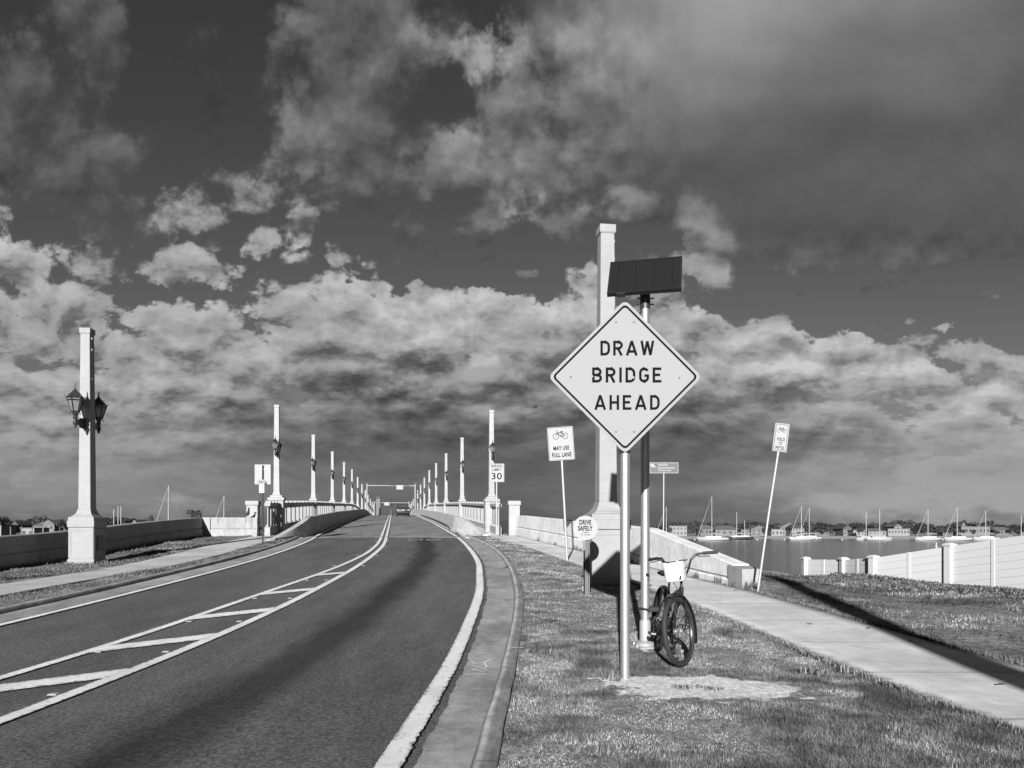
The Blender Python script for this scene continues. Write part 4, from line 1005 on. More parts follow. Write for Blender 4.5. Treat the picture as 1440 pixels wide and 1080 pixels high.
t = rect_sign('direction_sign', 'grey name sign reading Atlantic Intracoastal Waterway on a thin post behind the right wall', g, c, .93, .36, 'sign_grey', [], .022, 0, 0, .01, border=True, bcol='sign_white', cat='name sign')
pn = [o for o in t.children if o.name.startswith('sign_panel')][0]
for body, w_, z_ in (('Atlantic', .32, .10), ('Intracoastal', .52, .005), ('Waterway', .42, -.085)):
    o = text(body, w_, .07, 'sign_white', pn, (-.19 + w_/2, -.006, z_), bold=.03)
m = MB(); m.box((-.375, -.006, .09), (.11, .004, .075)); m.box((-.33, -.006, .035), (.13, .004, .035)); m.build('emblem', 'sign_white', pn)
# drive safely disc on a channel post
g = fg(826, 838); Yv = g.y; k = Yv / F
t = thing('drive_safely_sign', 'round white disc reading DRIVE SAFELY on a short metal channel post', 'sign', g, rz=0)
zc = CZ + (HY - 742.5) * k - g.z
ch = MB(); ch.prism([(-.045, -.002), (-.03, -.002), (-.02, -.0), (.02, -.0), (.03, -.002), (.045, -.002), (.045, -.008), (.028, -.008), (.018, .0), (-.018, .0), (-.028, -.008), (-.045, -.008)], 0, 1)
ch = MB(); pr = [(-.05, .0), (-.03, .0), (-.02, .035), (.02, .035), (.03, .0), (.05, .0), (.05, .006), (.034, .006), (.024, .041), (-.024, .041), (-.034, .006), (-.05, .006)]
ch.rings([[(x*.85, y, z) for x, y in pr] for z in (-.2, zc + .1)]); ch.build('channel_post', 'post_zinc', t)
hl = None
for i in range(22):
    zz = .08 + i * .042
    if hl is None: hl = o = MB().lathe([(0, 0), (.007, 0), (.007, .002), (0, .002)], 6, m=Matrix.Rotation(R(90), 4, 'X')).build('post_hole', 'black_paint', t)
    else: o = hl.copy(); COL.objects.link(o)
    o.location = (0, .0345, zz)
ds = MB().lathe([(0, 0), (17.3*k, 0), (17.3*k, .004), (0, .004)], 40, m=Matrix.Rotation(R(90), 4, 'X')).build('sign_disc', 'sign_white', t, (-3*k, -.012, zc))
text('DRIVE', 16.5*k, 7.0*k, 'black_paint', ds, (0, -.0055, 8.0*k), bold=.035); text('SAFELY', 20.5*k, 7.2*k, 'black_paint', ds, (0, -.0055, -.4*k), bold=.035)
m = MB()
for z_, xs_ in ((-6.6, (-4, -1.5, .5, 2, 4)), (-9.8, (-6, -4.2, -.6, 1.6, 3.6, 5.6))):
    for i, x_ in enumerate(xs_): m.box((x_*k, -.0055, z_*k + (i % 2)*.25*k), ((1.2 + .5*(i % 3))*k, .002, (.7 + .3*(i % 2))*k), rz=0)
m.build('small_lettering', 'black_paint', ds)
o = MB().box((-.03, .07, .26), (.10, .06, .11)).build('fixing_block', 'white_paint', t, bevel=.01); MB().box((-.065, .07, .13), (.05, .06, .10)).build('fixing_block', 'white_paint', t, bevel=.01)
m = MB(); m.tube([(-.055, .05, -.1), (-.055, .05, .62)], .02, 6); m.build('stake', 'dark_metal', t)
# sign seen from behind on the left
Yq = 32.2; g = Vector((at(369.5, 757, Yq).x, Yq, 0)); g.z = gz(g.x, Yq); k = Yq / F
t = thing('road_sign', 'blank white sign back on a dark post with small plates, at the left pavement', 'road sign', g)
zc = CZ + (HY - 667) * k - g.z
MB().tube([(0, 0, -.2), (0, 0, zc + .38)], .032, 8).build('post', 'dark_metal', t, smooth=40)
MB().box((-.02, .05, zc), (22.5*k, .006, 28*k)).build('sign_panel', 'sign_white', t, bevel=.002)
m = MB(); m.box((-.02, .035, zc + .20), (.42, .02, .03)); m.build('cross_bar', 'galvanised_pale', t)
pl = MB().prism(rrect(10.5*k, 6.5*k, .08), -.05, -.045).build('small_plate', 'sign_pale', t, (-.05, 0, zc - .32))
m = MB(); m.box((-.05, -.052, .0), (.03, .004, .07)); m.box((.03, -.052, 0), (.035, .004, .06)); m.build('plate_marking', 'black_paint', pl)
p2 = MB().box((.02, -.045, 0), (7*k, .006, 12*k)).build('small_plate', 'galvanised_pale', t, (-.05, 0, zc - .60))
m = MB()
for i in range(4): m.box((.0 - .02*(i % 2), -.05, .13 - .085*i), (.09, .004, .018))
m.build('plate_marking', 'black_paint', p2)
MB().box((.12, -.02, zc - .36), (.05, .05, .10)).build('signal_box', 'post_zinc', t)
# posts outside the frame whose shadows fall into it
t = thing('concrete_column', 'plain square concrete column standing behind the viewpoint at the right pavement', 'column', (2.55, -9.6, gz(2.55, -9.6)), .1)
MB().sq([(.32, -.3), (.32, .9), (.25, .95)]).build('pedestal', 'obelisk_concrete', t, bevel=.01); MB().sq([(.23, .945), (.19, 8.5)]).build('shaft', 'obelisk_concrete', t, bevel=.01); MB().sq([(.195, 8.49), (.22, 8.52), (.22, 8.7)]).build('cap', 'obelisk_concrete', t)
t = thing('metal_post', 'slim metal post on the left verge outside the view', 'post', (-12.6, 11.8, gz(-12.6, 11.8)))
MB().tube([(0, 0, -.2), (0, 0, 3.1)], .06, 8).build('post', 'galvanised_pale', t, smooth=40); MB().lathe([(.07, 3.09), (.07, 3.13), (0, 3.15)], 10).build('post_cap', 'galvanised_pale', t)

# ------------------------------------------------------------------ bicycle
def bicycle():
    fcon, rcon = Vector((1.668, 7.74)), Vector((1.672, 8.82))
    d = (fcon - rcon); wb = d.length; ang = math.atan2(d.y, d.x)
    z0 = gz(1.68, 8.3) + .012
    t = thing('bicycle', 'black cruiser bicycle with high handlebars and a white front basket, locked to the pole', 'bicycle', (rcon.x, rcon.y, z0), rot=(R(-6), 0, ang))
    RW, tr = .358, .025; Rr = RW - tr
    def wheel(name, parent, x):
        w = bpy.data.objects.new(name, None); 
        m = MB(); m.torus((0, 0, 0), Rr, tr, 'Y', 48, 10); w = m.build(name, 'rubber', parent, (x, 0, RW), smooth=50)
        m = MB(); m.torus((0, 0, 0), Rr - .026, .013, 'Y', 48, 6); m.build('rim', 'frame_black', w, smooth=50)
        m = MB(); m.tube([(0, -.05, 0), (0, .05, 0)], .022, 10); m.tube([(0, -.03, 0), (0, -.024, 0)], .036, 12); m.tube([(0, .03, 0), (0, .024, 0)], .036, 12); m.build('hub', 'galvanised', w)
        m = MB()
        for i in range(28):
            a = 2*math.pi*i/28; b = a + (.5 if i % 2 else -.5); y = .027 if (i // 2) % 2 else -.027
            m.tube([(.033*math.cos(b), y, .033*math.sin(b)), ((Rr-.03)*math.cos(a), 0, (Rr-.03)*math.sin(a))], .0016, 4, cap=False)
        m.build('spokes', 'chrome', w)
        m = MB(); m.box((0, .012, -.2), (.045, .012, .025)); m.build('spoke_reflector', 'sign_white', w)
        return w
    wheel('rear_wheel', t, 0)
    hx, hz = wb - .20, .82                              # top of the head tube
    bb = (.44, 0, .29); st = (.28, 0, .66)
    m = MB(); r = .017
    m.tube([(hx + .03, 0, .70), bb], .021, 10); m.tube([(hx + .015, 0, .77), (.72, 0, .74), (.45, 0, .66), st], .017, 8)
    m.tube([(hx, 0, .79), (hx + .05, 0, .655)], .024, 10); m.tube([bb, st, (.26, 0, .71)], .018, 10)
    for y in (-.055, .055): m.tube([(0, y, RW), (.33, y*.6, .30), bb], .011, 8); m.tube([(0, y, RW), (.2, y*.7, .57), st], .009, 8)
    m.build('frame', 'frame_black', t, smooth=60)
    # saddle and post
    MB().tube([(.28, 0, .66), (.235, 0, .86)], .013, 8).build('seat_post', 'chrome', t, smooth=60)
    s_ = MB(); rs = []
    for x, w, zt, zb in ((.05, .06, .90, .85), (.08, .115, .925, .85), (.16, .12, .925, .86), (.25, .07, .905, .865), (.36, .032, .90, .87), (.41, .012, .895, .875)):
        rs.append([(x, w*math.cos(a), (zt+zb)/2 + (zt-zb)/2*math.sin(a)) for a in [2*math.pi*i/12 for i in range(12)]])
    s_.rings(rs); sd_ = s_.build('saddle', 'rubber', t, smooth=60); MB().box((.17, 0, .855), (.12, .06, .03)).build('saddle_clamp', 'dark_metal', sd_)
    # cranks, pedals, chain guard
    m = MB(); m.lathe([(0, -.045), (.10, -.045), (.10, -.04), (.03, -.038), (.03, .05), (0, .05)], 24, m=Matrix.Translation(bb) @ Matrix.Rotation(R(90), 4, 'X'))
    ca = R(25)
    for sg in (-1, 1): m.tube([(bb[0], sg*.065, bb[2]), (bb[0]+sg*.17*math.cos(ca), sg*.075, bb[2]+sg*.17*math.sin(ca))], .010, 6)
    cr = m.build('crank', 'dark_metal', t)
    for sg in (-1, 1):
        p = MB(); c = (bb[0]+sg*.17*math.cos(ca), sg*.13, bb[2]+sg*.17*math.sin(ca)); p.box(c, (.10, .09, .028)); p.build('pedal', 'rubber', t, bevel=.004)
        MB().box((c[0]+.052, c[1], c[2]), (.006, .05, .016)).build('pedal_reflector', 'sign_white', t)
    m = MB(); m.tube([(.0, -.055, RW+.05), (bb[0], -.06, bb[2]+.09)], .006, 6); m.tube([(.0, -.055, RW-.04), (bb[0], -.06, bb[2]-.10)], .006, 6); m.build('chain', 'dark_metal', t)
    # fenders
    def fender(a0, a1, parent, c, w=.043):
        m = MB(); n = 18; top = []
        for i in range(n + 1):
            a = R(a0 + (a1-a0)*i/n); row = []
            for k_, (y, dr) in enumerate(((-w, -.02), (-w*.7, .004), (0, .012), (w*.7, .004), (w, -.02))):
                q = RW + .022 + dr; row.append((c[0] + q*math.cos(a), c[1] + y, c[2] + q*math.sin(a)))
            for k_, (y, dr) in reversed(list(enumerate(((-w*.92, -.024), (-w*.65, -.001), (0, .007), (w*.65, -.001), (w*.92, -.024))))):
                q = RW + .022 + dr; row.append((c[0] + q*math.cos(a), c[1] + y, c[2] + q*math.sin(a)))
            top.append(row)
        m.rings(top); return m.build('fender', 'frame_black', parent, smooth=60)
    fender(20, 200, t, (0, 0, RW))
    # front assembly turns about the steering axis
    piv = Vector((hx + .03, 0, .72)); axis = Vector((-.34, 0, .94)).normalized()
    steer = Matrix.Translation(piv) @ Matrix.Rotation(R(-38), 4, axis) @ Matrix.Translation(-piv)
    fk = MB(); fx_ = wb
    for y in (-.06, .06): fk.tube([(hx + .055, y*.75, .64), (hx + .09, y, .60), (fx_ - .06, y, .42), (fx_, y, RW)], [.016, .015, .012, .009], 8)
    fk.tube([(hx + .05, -.05, .645), (hx + .05, .05, .645)], .017, 8); fk.tube([(hx + .05, 0, .645), (hx - .01, 0, .86)], .014, 8)
    fork = fk.build('fork', 'frame_black', t, smooth=60); fork.matrix_local = steer
    w = wheel('front_wheel', t, fx_); w.matrix_local = steer @ Matrix.Translation((fx_, 0, RW))
    f = fender(68, 205, t, (fx_, 0, RW)); f.matrix_local = steer
    sy = MB()
    for y in (-.05, .05): sy.tube([(fx_, y, RW), (fx_ - .30, y*.75, RW + .15)], .004, 5)
    sy.build('fender_stay', 'dark_metal', f)
    hb = MB(); hz2 = .93
    stem = (hx - .02, 0, .88)
    hb.tube([(hx - .01, 0, .84), stem, (hx + .02, 0, .91)], .014, 8)
    for sg in (-1, 1):
        hb.tube([(hx + .02, 0, .91), (hx + .02, sg*.07, .91), (hx + .03, sg*.105, .96), (hx + .02, sg*.15, 1.07), (hx + .0, sg*.185, 1.11), (hx - .05, sg*.26, 1.115)], .0115, 8)
    bar = hb.build('handlebar', 'frame_black', t, smooth=60); bar.matrix_local = steer
    for sg in (-1, 1):
        g = MB().tube([(hx - .045, sg*.255, 1.115), (hx - .12, sg*.385, 1.11)], .0175, 10).build('grip', 'rubber', bar, smooth=60)
        MB().tube([(hx + .0, sg*.20, 1.10), (hx + .01, sg*.24, 1.085), (hx - .04, sg*.33, 1.08)], .006, 6).build('brake_lever', 'dark_metal', bar)
    for sg in (-1, 1): MB().tube([(hx, sg*.2, 1.10), (hx + .10, sg*.12, 1.0), (hx + .08, sg*.03, .82), (hx + .04, 0, .66)], .0035, 5).build('brake_cable', 'rubber', bar)
    # white basket with softly rounded walls, tied to the bar
    bk = MB(); rs = []
    cx_ = hx + .115
    for z, kx, ky in ((0.855, 0.048, 0.080), (0.859, 0.059, 0.094), (0.887, 0.067, 0.102), (0.981, 0.072, 0.105), (1.040, 0.081, 0.115), (1.060, 0.084, 0.115), (1.055, 0.075, 0.106), (0.891, 0.060, 0.094), (0.882, 0.042, 0.075)):
        ring = []
        for i in range(32):
            a = 2*math.pi*i/32; c, s2 = math.cos(a), math.sin(a)
            ring.append((cx_ + kx*math.copysign(abs(c)**.45, c), ky*math.copysign(abs(s2)**.45, s2), z + (.009*math.sin(3*a + 1) + .006*math.sin(7*a) if z > 1.03 else 0)))
        rs.append(ring)
    bk.rings(rs); b = bk.build('basket', 'plastic_white', t, smooth=50); b.matrix_local = steer
    m = MB(); m.box((cx_ + .086, .085, .885), (.003, .014, .02)); m.box((cx_ + .086, .092, .905), (.003, .014, .014)); m.build('basket_mark', 'black_paint', b)
    m = MB(); m.tube([(cx_ - .085, -.1, 1.062), (cx_ + .03, -.11, 1.068), (cx_ + .085, -.04, 1.056), (cx_ + .085, .06, 1.064), (cx_ - .05, .125, 1.066)], .006, 6); m.build('basket_tie', 'dark_metal', b)
    MB().tube([(.02, .06, .30), (.30, .14, .012)], .008, 6).build('kickstand', 'dark_metal', t)
    lk = thing('bicycle_lock', 'black cable lock looped round the silver pole beside the bicycle', 'bicycle lock', (1.60, 8.94, z0 + .46))
    m = MB(); pts = [(-.03 + .10*math.cos(a), .04 + .10*math.sin(a), .012*math.sin(2*a)) for a in np.linspace(0, 2*math.pi, 19)]
    m.tube(pts, .009, 7); m.build('cable', 'rubber', lk, smooth=60); MB().box((.04, -.055, 0), (.12, .05, .055)).build('lock_body', 'rubber', lk, bevel=.012)
bicycle()

# ------------------------------------------------------------------ white fence and ground cover
FP = [(8.26, 21.6, .56), (8.72, 20.2, .60), (8.94, 19.0, .69), (9.80, 17.2, 1.02), (10.55, 15.25, 1.33), (11.2, 13.3, 1.58)]
t = thing('vinyl_fence', 'white plastic board fence with capped posts at the right edge of the lawn', 'fence', (FP[2][0], FP[2][1], 0))
f0 = Vector(t.location); src = None; cs = None
for i, (x, y, z) in enumerate(FP):
    p = Vector((x, y, 0)) - f0
    if src is None:
        o = src = MB().box((0, 0, -.75), (.17, .17, 1.64)).build('post', 'white_vinyl', t, bevel=.006); c = cs = MB().sq([(.085, .06), (.108, .075), (.108, .105), (.06, .135), (.0, .15)]).build('post_cap', 'white_vinyl', o)
    else: o = src.copy(); COL.objects.link(o); c = cs.copy(); COL.objects.link(c); c.parent = o
    o.location = p + Vector((0, 0, z - .02)); o.rotation_euler = (0, 0, .35 if i >= 2 else 0.05)
for (a, b) in zip(FP[:-1], FP[1:]):
    A = Vector((a[0], a[1], a[2] - .04)) - f0; B = Vector((b[0], b[1], b[2] - .04)) - f0
    A.z = a[2] + .045; B.z = b[2] + .045
    d = B - A; dh = Vector((d.x, d.y, 0)).normalized(); s_ = Vector((dh.y, -dh.x, 0)); m = MB()
    for k in range(9):
        zt = -.165*k; 
        prof = [(-.018, -.158), (-.018, -.006), (-.012, 0), (.012, 0), (.018, -.006), (.018, -.158), (.012, -.164), (-.012, -.164)]
        m.rings([[tuple(q + s_*u + Vector((0, 0, zt + v))) for u, v in prof] for q in (A, B)])
    m.build('board_panel', 'white_vinyl', t)
    q = (A + B)/2; m = MB(); m.box(tuple(q + s_*.0 + Vector((0, 0, -.74))), (.075, .06, 1.49), rz=math.atan2(d.y, d.x)); m.build('mid_post', 'white_vinyl', t)
def ground_cover():
    n = 34000; V = []; T = []
    pts = np.array([(p[0], p[1]) for p in FP[1:]] + [(11.8, 11.0)])
    u = rng.random(n) * (len(pts) - 1); i = u.astype(int); f = u - i
    bx = pts[i, 0]*(1-f) + pts[i+1, 0]*f; by = pts[i, 1]*(1-f) + pts[i+1, 1]*f
    off = np.abs(rng.normal(0, .6, n)) + .06
    x = bx - off*.9; y = by - off*.75
    top = np.clip(.13 - .08*off, .03, .3) * (.75 + .35*np.sin(x*3.1+y*2.3) + .2*np.sin(x*7+y*5.1))
    z = gzv(x, y) + np.maximum(top, .03) * rng.random(n)**.55
    s_ = .016 + .022*rng.random(n)
    a = rng.random(n)*6.28; b = rng.random(n)*6.28; el = rng.random(n)*1.4 - .2
    e1 = np.stack([np.cos(a), np.sin(a), np.zeros(n)], 1) * s_[:, None]
    e2 = np.stack([-np.sin(a)*np.sin(el), np.cos(a)*np.sin(el), np.cos(el)], 1) * s_[:, None] * 1.5
    P = np.stack([x, y, z], 1)
    Vv = np.stack([P - e2*.7, P + e1*.8, P + e2, P - e1*.8], 1).reshape(-1, 3)
    tone = np.repeat(.03 + .16*rng.random(n)**2, 4)
    struct(np_mesh('ground_cover', Vv, np.arange(n*4).reshape(-1, 4), 'leaf', {'tone': tone}, face=4), 'stuff')
ground_cover()

# ------------------------------------------------------------------ far shores
def shore(name, pts_front, depth, ztop, mat):
    m = MB(); rings = []
    for x, y in pts_front: rings.append([(x, y, -2.4), (x, y + 1.5, -1.75), (x, y + 7, ztop), (x, y + depth, ztop + .3), (x, y + depth, -2.4)])
    m.rings(rings); return struct(m.build(name, mat))
shore('far_shore', [(-40 + 30*i, 330 + 6*math.sin(i*1.3) + 3*math.sin(i*2.9)) for i in range(20)], 300, -.75, 'shore_sand')
shore('far_shore', [(-420 + 24*i, 262 + 5*math.sin(i*1.7)) for i in range(15)], 260, -.7, 'dirt_dark')
shore('far_shore', [(-200 + 25*i, 520 + 6*math.sin(i)) for i in range(14)], 200, .2, 'dirt_dark')

def sailboat(px_, Y, mast_top, L=10.2, heading=1, label='', dark=False, mast2=None, stay=True, zoff=0, rz=0.0, jib=True):
    X = (px_ - CX) / F * Y; H = CZ + (HY - mast_top) * Y / F + 1.8
    t = thing('sailboat', label, 'sailboat', (X, Y, -1.8), rz + (0 if heading > 0 else math.pi), 'sailboats at anchor in the bay')
    rs = []; n = 12
    for x, w, zk, zd in ((-.56, .02, .35, .95), (-.5, .11, .1, .98), (-.3, .145, -.2, .98), (0, .16, -.35, 1.0), (.25, .125, -.2, 1.08), (.40, .06, .1, 1.18), (.47, .004, .5, 1.28)):
        rs.append([(x*L, -w*L, zd), (x*L, -w*L*.92, zd*.45 + zk*.55), (x*L, -w*L*.4, zk), (x*L, w*L*.4, zk), (x*L, w*L*.92, zd*.45 + zk*.55), (x*L, w*L, zd)])
    m = MB(); m.rings(rs); m.build('hull', 'hull_dark' if dark else 'hull_white', t, smooth=40)
    m = MB(); m.rings([[(x*L, -w*L, 1.0), (x*L, -w*L*.85, h), (x*L, w*L*.85, h), (x*L, w*L, 1.0)] for x, w, h in ((-.30, .08, 1.5), (-.05, .085, 1.55), (.18, .06, 1.45), (.27, .03, 1.12))]); cb = m.build('cabin', 'hull_white', t)
    m = MB()
    for x in (-.2, -.08, .04): m.box((x*L, -.083*L, 1.32), (.07*L, .02, .14))
    m.build('cabin_window', 'glass_dark', cb)
    MB().tube([(0, 0, 1.0), (0, 0, H)], [.13, .10], 6).build('mast', 'white_paint', t)
    MB().tube([(0, 0, 2.3), (-.38*L, 0, 2.2)], .07, 6).build('boom', 'white_paint', t)
    MB().tube([(-.02*L, 0, 2.46), (-.18*L, 0, 2.5), (-.36*L, 0, 2.34)], [.20, .17, .08], 8).build('furled_sail', 'sail_cover', t)
    if stay:
        if jib: MB().tube([(.45*L, 0, 1.4), (.02*L, 0, H*.96)], [.075, .03], 5).build('furled_jib', 'white_paint', t)
        MB().tube([(-.5*L, 0, 1.1), (0, 0, H)], .009, 4).build('backstay', 'galvanised_pale', t)
        for sg in (-1, 1): MB().tube([(0, sg*.14*L, 1.0), (0, 0, H*.98)], .010, 4).build('shroud', 'galvanised_pale', t)
    MB().tube([(-.04*L, -.12*L, H*.55 + .4), (-.04*L + .01, .12*L, H*.55 + .4)], .03, 4).build('spreader', 'white_paint', t)
    if mast2: MB().tube([(-.36*L, 0, 1.0), (-.36*L, 0, mast2)], .07, 5).build('mizzen_mast', 'white_paint', t)
    return t
sailboat(1001, 262, 698, 10.4, -1, 'white sailboat with the tallest mast, just right of the right wall', rz=-.1)
sailboat(1036, 292, 720, 9.0, -1, 'dark hulled two masted sailboat right of the tallest white one', dark=True, mast2=None, jib=False)
sailboat(1047, 300, 732, 6.5, -1, 'small dark boat with a short bare mast beside the dark hulled sailboat', dark=True, stay=False)
sailboat(937, 285, 713, 9.5, -1, 'sailboat whose mast shows behind the wall at the name sign')
sailboat(1127, 268, 712, 9.8, -1, 'sailboat before the large gabled house, left one of the close pair', rz=.2)
sailboat(1138, 290, 714, 8.5, -1, 'sailboat before the large gabled house, right one of the close pair', jib=True)
sailboat(1218, 270, 720, 6.4, 1, 'white sailboat with a bare mast and no stays, left of the middle pair', stay=False)
sailboat(1237, 262, 716, 9.0, 1, 'white sailboat with a thick mast, right of the middle pair', stay=False)
sailboat(1305, 262, 717, 9.0, -1, 'white sailboat with slanting furled jib behind the small white buoy', rz=.1)
sailboat(1346, 258, 713, 9.0, -1, 'white sailboat above the tallest fence post')
sailboat(1386, 266, 718, 8.6, -1, 'white sailboat with furled jib between the last two masts at right')
sailboat(1436, 262, 724, 9.0, -1, 'white sailboat cut by the right edge of the picture', stay=False)
sailboat(237, 180, 683, 9.5, -1, 'sailboat with a tall mast and slanting stay above the left wall')
sailboat(315, 200, 697, 9.0, -1, 'sailboat whose mast shows nearest the left pier above the wall')
for i, (px_, Y, tp_) in enumerate(((160, 232, 716), (166, 236, 712), (170, 240, 712))):
    sailboat(px_, Y, tp_, 8.5, 1, ['shortest, leftmost of three close masts right of the left column', 'middle of three close masts right of the left column', 'rightmost of three close masts right of the left column'][i], stay=False)
def buoy(px_, py_, r, h, label):
    Y = (CZ + 1.8) * F / (py_ - HY); X = (px_ - CX)/F*Y
    t = MB().lathe([(0, -.3), (r, -.25), (r, .25), (r*.6, .35), (r*.55, h), (0, h + .02)], 12).build('buoy', 'white_paint', loc=(X, Y, -1.8), smooth=40)
    tag(t, label, 'buoy', 'white buoys floating in the bay')
buoy(1316.5, 770, .28, 1.0, 'white cylindrical buoy floating alone nearest the fence')
for px_, d_ in ((977, 'left of the tallest sailboat'), (1065, 'at the foot of the leaning sign'), (1103, 'left of the close pair of sailboats'), (1184, 'left of the middle pair'), (1288, 'left of the sailboat with slanting jib'), (1326, 'between sailboats near the fence post'), (1370, 'left of the last slanting jib'), (1418, 'left of the sailboat at the picture edge')):
    buoy(px_, 759.5, .34, .5, 'tiny white mooring ball ' + d_)

# houses along the water
def house(px0, px1, ytop, ybase, Y, wall_m, roof_m, kind, label, windows=0, floors=1, depth=9):
    x0, x1 = (px0 - CX)/F*Y, (px1 - CX)/F*Y; zb = CZ + (HY - ybase)*Y/F; zt = CZ + (HY - ytop)*Y/F
    w = x1 - x0; h = zt - zb; t = thing('house', label, 'house', ((x0+x1)/2, Y + depth/2, zb), 0, 'houses along the far shore')
    hw = h if kind == 'flat' else h * (.62 if kind == 'gable' else .6)
    m = MB(); m.box((0, 0, hw/2 - .6), (w, depth, hw + 1.2)); wl = m.build('wall', wall_m, t)
    m = MB()
    if kind == 'flat': m.box((0, 0, hw + .12), (w + .5, depth + .5, .24))
    elif kind == 'gable': m.prism([(-w/2 - .4, hw - .1), (w/2 + .4, hw - .1), (0, h)], -depth/2 - .3, depth/2 + .3)
    else: m.rings([[(-w/2-.4, -depth/2-.4, hw - .02), (w/2+.4, -depth/2-.4, hw - .02), (w/2+.4, depth/2+.4, hw - .02), (-w/2-.4, depth/2+.4, hw - .02)], [(-w/2+w*.2, -.3, h), (w/2-w*.2, -.3, h), (w/2-w*.2, .3, h), (-w/2+w*.2, .3, h)]])
    m.build('roof', roof_m, t)
    src = None; fh = hw / floors
    for f in range(floors):
        for i in range(windows):
            x = -w/2 + w*(i+.5)/windows; z = fh*(f + .5)
            if src is None: o = src = MB().box((0, 0, 0), (min(1.1, w/windows*.42), .12, min(1.2, fh*.42))).build('window', 'glass_dark', t)
            else: o = src.copy(); COL.objects.link(o)
            o.location = (x, -depth/2 - .03, z)
    return t
H_ = house
H_(941, 966, 740, 753, 345, 'house_white', 'roof_grey', 'flat', 'white two storey flat roofed house seen just right of the name sign post', 5, 2)
H_(985, 1003, 738, 752, 352, 'house_grey', 'roof_grey', 'hip', 'grey house with a pale hipped roof behind the tallest sailboat', 3)
H_(1006, 1040, 739, 753, 350, 'house_pale', 'roof_grey', 'hip', 'long pale boat shed right of the tallest sailboat', 4, depth=14)
H_(1042, 1054, 745, 754, 344, 'house_grey', 'roof_dark', 'flat', 'low grey flat roofed building behind the short mast', 2)
H_(1056, 1079, 739, 753, 348, 'house_pale', 'roof_grey', 'gable', 'pale gabled house behind the leaning sign post', 3, 2)
H_(1085, 1101, 744.5, 754, 345, 'house_white', 'roof_grey', 'flat', 'white block building left of the large gabled house', 3, 1)
H_(1097, 1122, 735, 752, 350, 'house_pale', 'roof_grey', 'gable', 'large pale gabled house behind the close pair of masts', 3, 2)
H_(1114, 1131, 737, 752, 342, 'house_white', 'roof_dark', 'hip', 'white two storey house with dark windows, right of the large gable', 4, 2)
H_(1146, 1166, 745, 753, 350, 'house_grey', 'roof_dark', 'hip', 'low dark roofed house right of the close pair of masts', 3)
H_(1186, 1197, 738, 752, 350, 'house_pale', 'roof_dark', 'gable', 'small pointed gable house left of the middle pair of masts', 2, 2)
H_(1200, 1216, 746, 754, 344, 'house_white', 'roof_grey', 'flat', 'low white building behind the left mast of the middle pair', 3)
H_(1221, 1246, 743, 753, 348, 'house_white', 'roof_grey', 'hip', 'white house with hipped roof between the middle pair of masts', 4)
H_(1249, 1279, 744, 752, 346, 'house_white', 'roof_grey', 'flat', 'long white row building right of the middle pair of masts', 7)
H_(1258, 1268, 737, 746, 362, 'house_white', 'roof_grey', 'gable', 'white gable standing above the long white row building', 1)
H_(1326, 1340, 746, 753, 350, 'house_grey', 'roof_dark', 'hip', 'low grey house left of the mast above the tallest fence post', 2)
H_(1352, 1392, 741, 751, 352, 'house_pale', 'roof_grey', 'flat', 'long pale block with a small tower behind it', 8, 1)
H_(1352.5, 1357, 734, 750, 372, 'house_white', 'roof_grey', 'gable', 'tiny white tower above the long pale block', 0)
H_(1400, 1424, 741, 752, 352, 'house_grey', 'roof_grey', 'hip', 'grey house near the right edge of the picture', 4, 1)
H_(-8, 1.5, 739, 752, 290, 'house_white', 'roof_grey', 'flat', 'white building at the left edge above the wall', 1, 2)
H_(18, 25, 733, 745, 300, 'house_pale', 'roof_dark', 'gable', 'small pale gable among dark trees at far left', 1)
H_(29, 48, 743, 755, 275, 'house_white', 'roof_grey', 'flat', 'low white shed with a dark opening above the left wall', 2)
H_(47, 60, 733.5, 748, 300, 'house_grey', 'roof_grey', 'hip', 'grey roofed house left of the pointed gable at far left', 2)
H_(61, 76, 731, 746, 296, 'house_pale', 'roof_grey', 'gable', 'pale pointed gable house left of the left column', 2)
H_(186, 193, 731, 745, 290, 'house_pale', 'roof_grey', 'gable', 'small gable house right of the three close masts', 1)
# pilings of a dock at far left
dk = thing('dock', 'timber dock with rows of thin pilings above the wall, left of the left column', 'dock', (-160, 262, -1.8), group=None)
m = MB(); m.box((0, 0, 1.6), (26, 2.4, .3)); m.build('deck', 'timber', dk); src = None
for i in range(14):
    if src is None: o = src = MB().tube([(0, 0, -1), (0, 0, 5.0)], .13, 6).build('piling', 'timber', dk)
    else: o = src.copy(); COL.objects.link(o)
    o.location = (-12 + 24*i/13, -1.3 if i % 2 else 1.3, -.5*(i % 3))

# ------------------------------------------------------------------ trees
def crown_mesh(seed, n=900, flat=1.0, lobes=9, leaf=.085):
    r = np.random.default_rng(seed); c = r.normal(0, 1, (lobes, 3)); c /= np.linalg.norm(c, axis=1)[:, None]; c *= (.28 + .38*r.random(lobes))[:, None]
    rad = .30 + .22*r.random(lobes); k = r.integers(0, lobes, n); d = r.normal(0, 1, (n, 3)); d /= np.linalg.norm(d, axis=1)[:, None]
    P = c[k] + d * (rad[k] * (.55 + .45*r.random(n)**.5))[:, None]; P[:, 2] *= flat
    a = r.normal(0, 1, (n, 3)); a /= np.linalg.norm(a, axis=1)[:, None]; b = np.cross(a, r.normal(0, 1, (n, 3))); b /= np.linalg.norm(b, axis=1)[:, None]
    s_ = leaf * (.6 + .8*r.random(n))[:, None]
    V = np.stack([P - a*s_, P + b*s_*.8, P + a*s_, P - b*s_*.8], 1).reshape(-1, 3)
    tone = np.repeat(.02 + .045*r.random(n)**1.3, 4)
    return V, tone
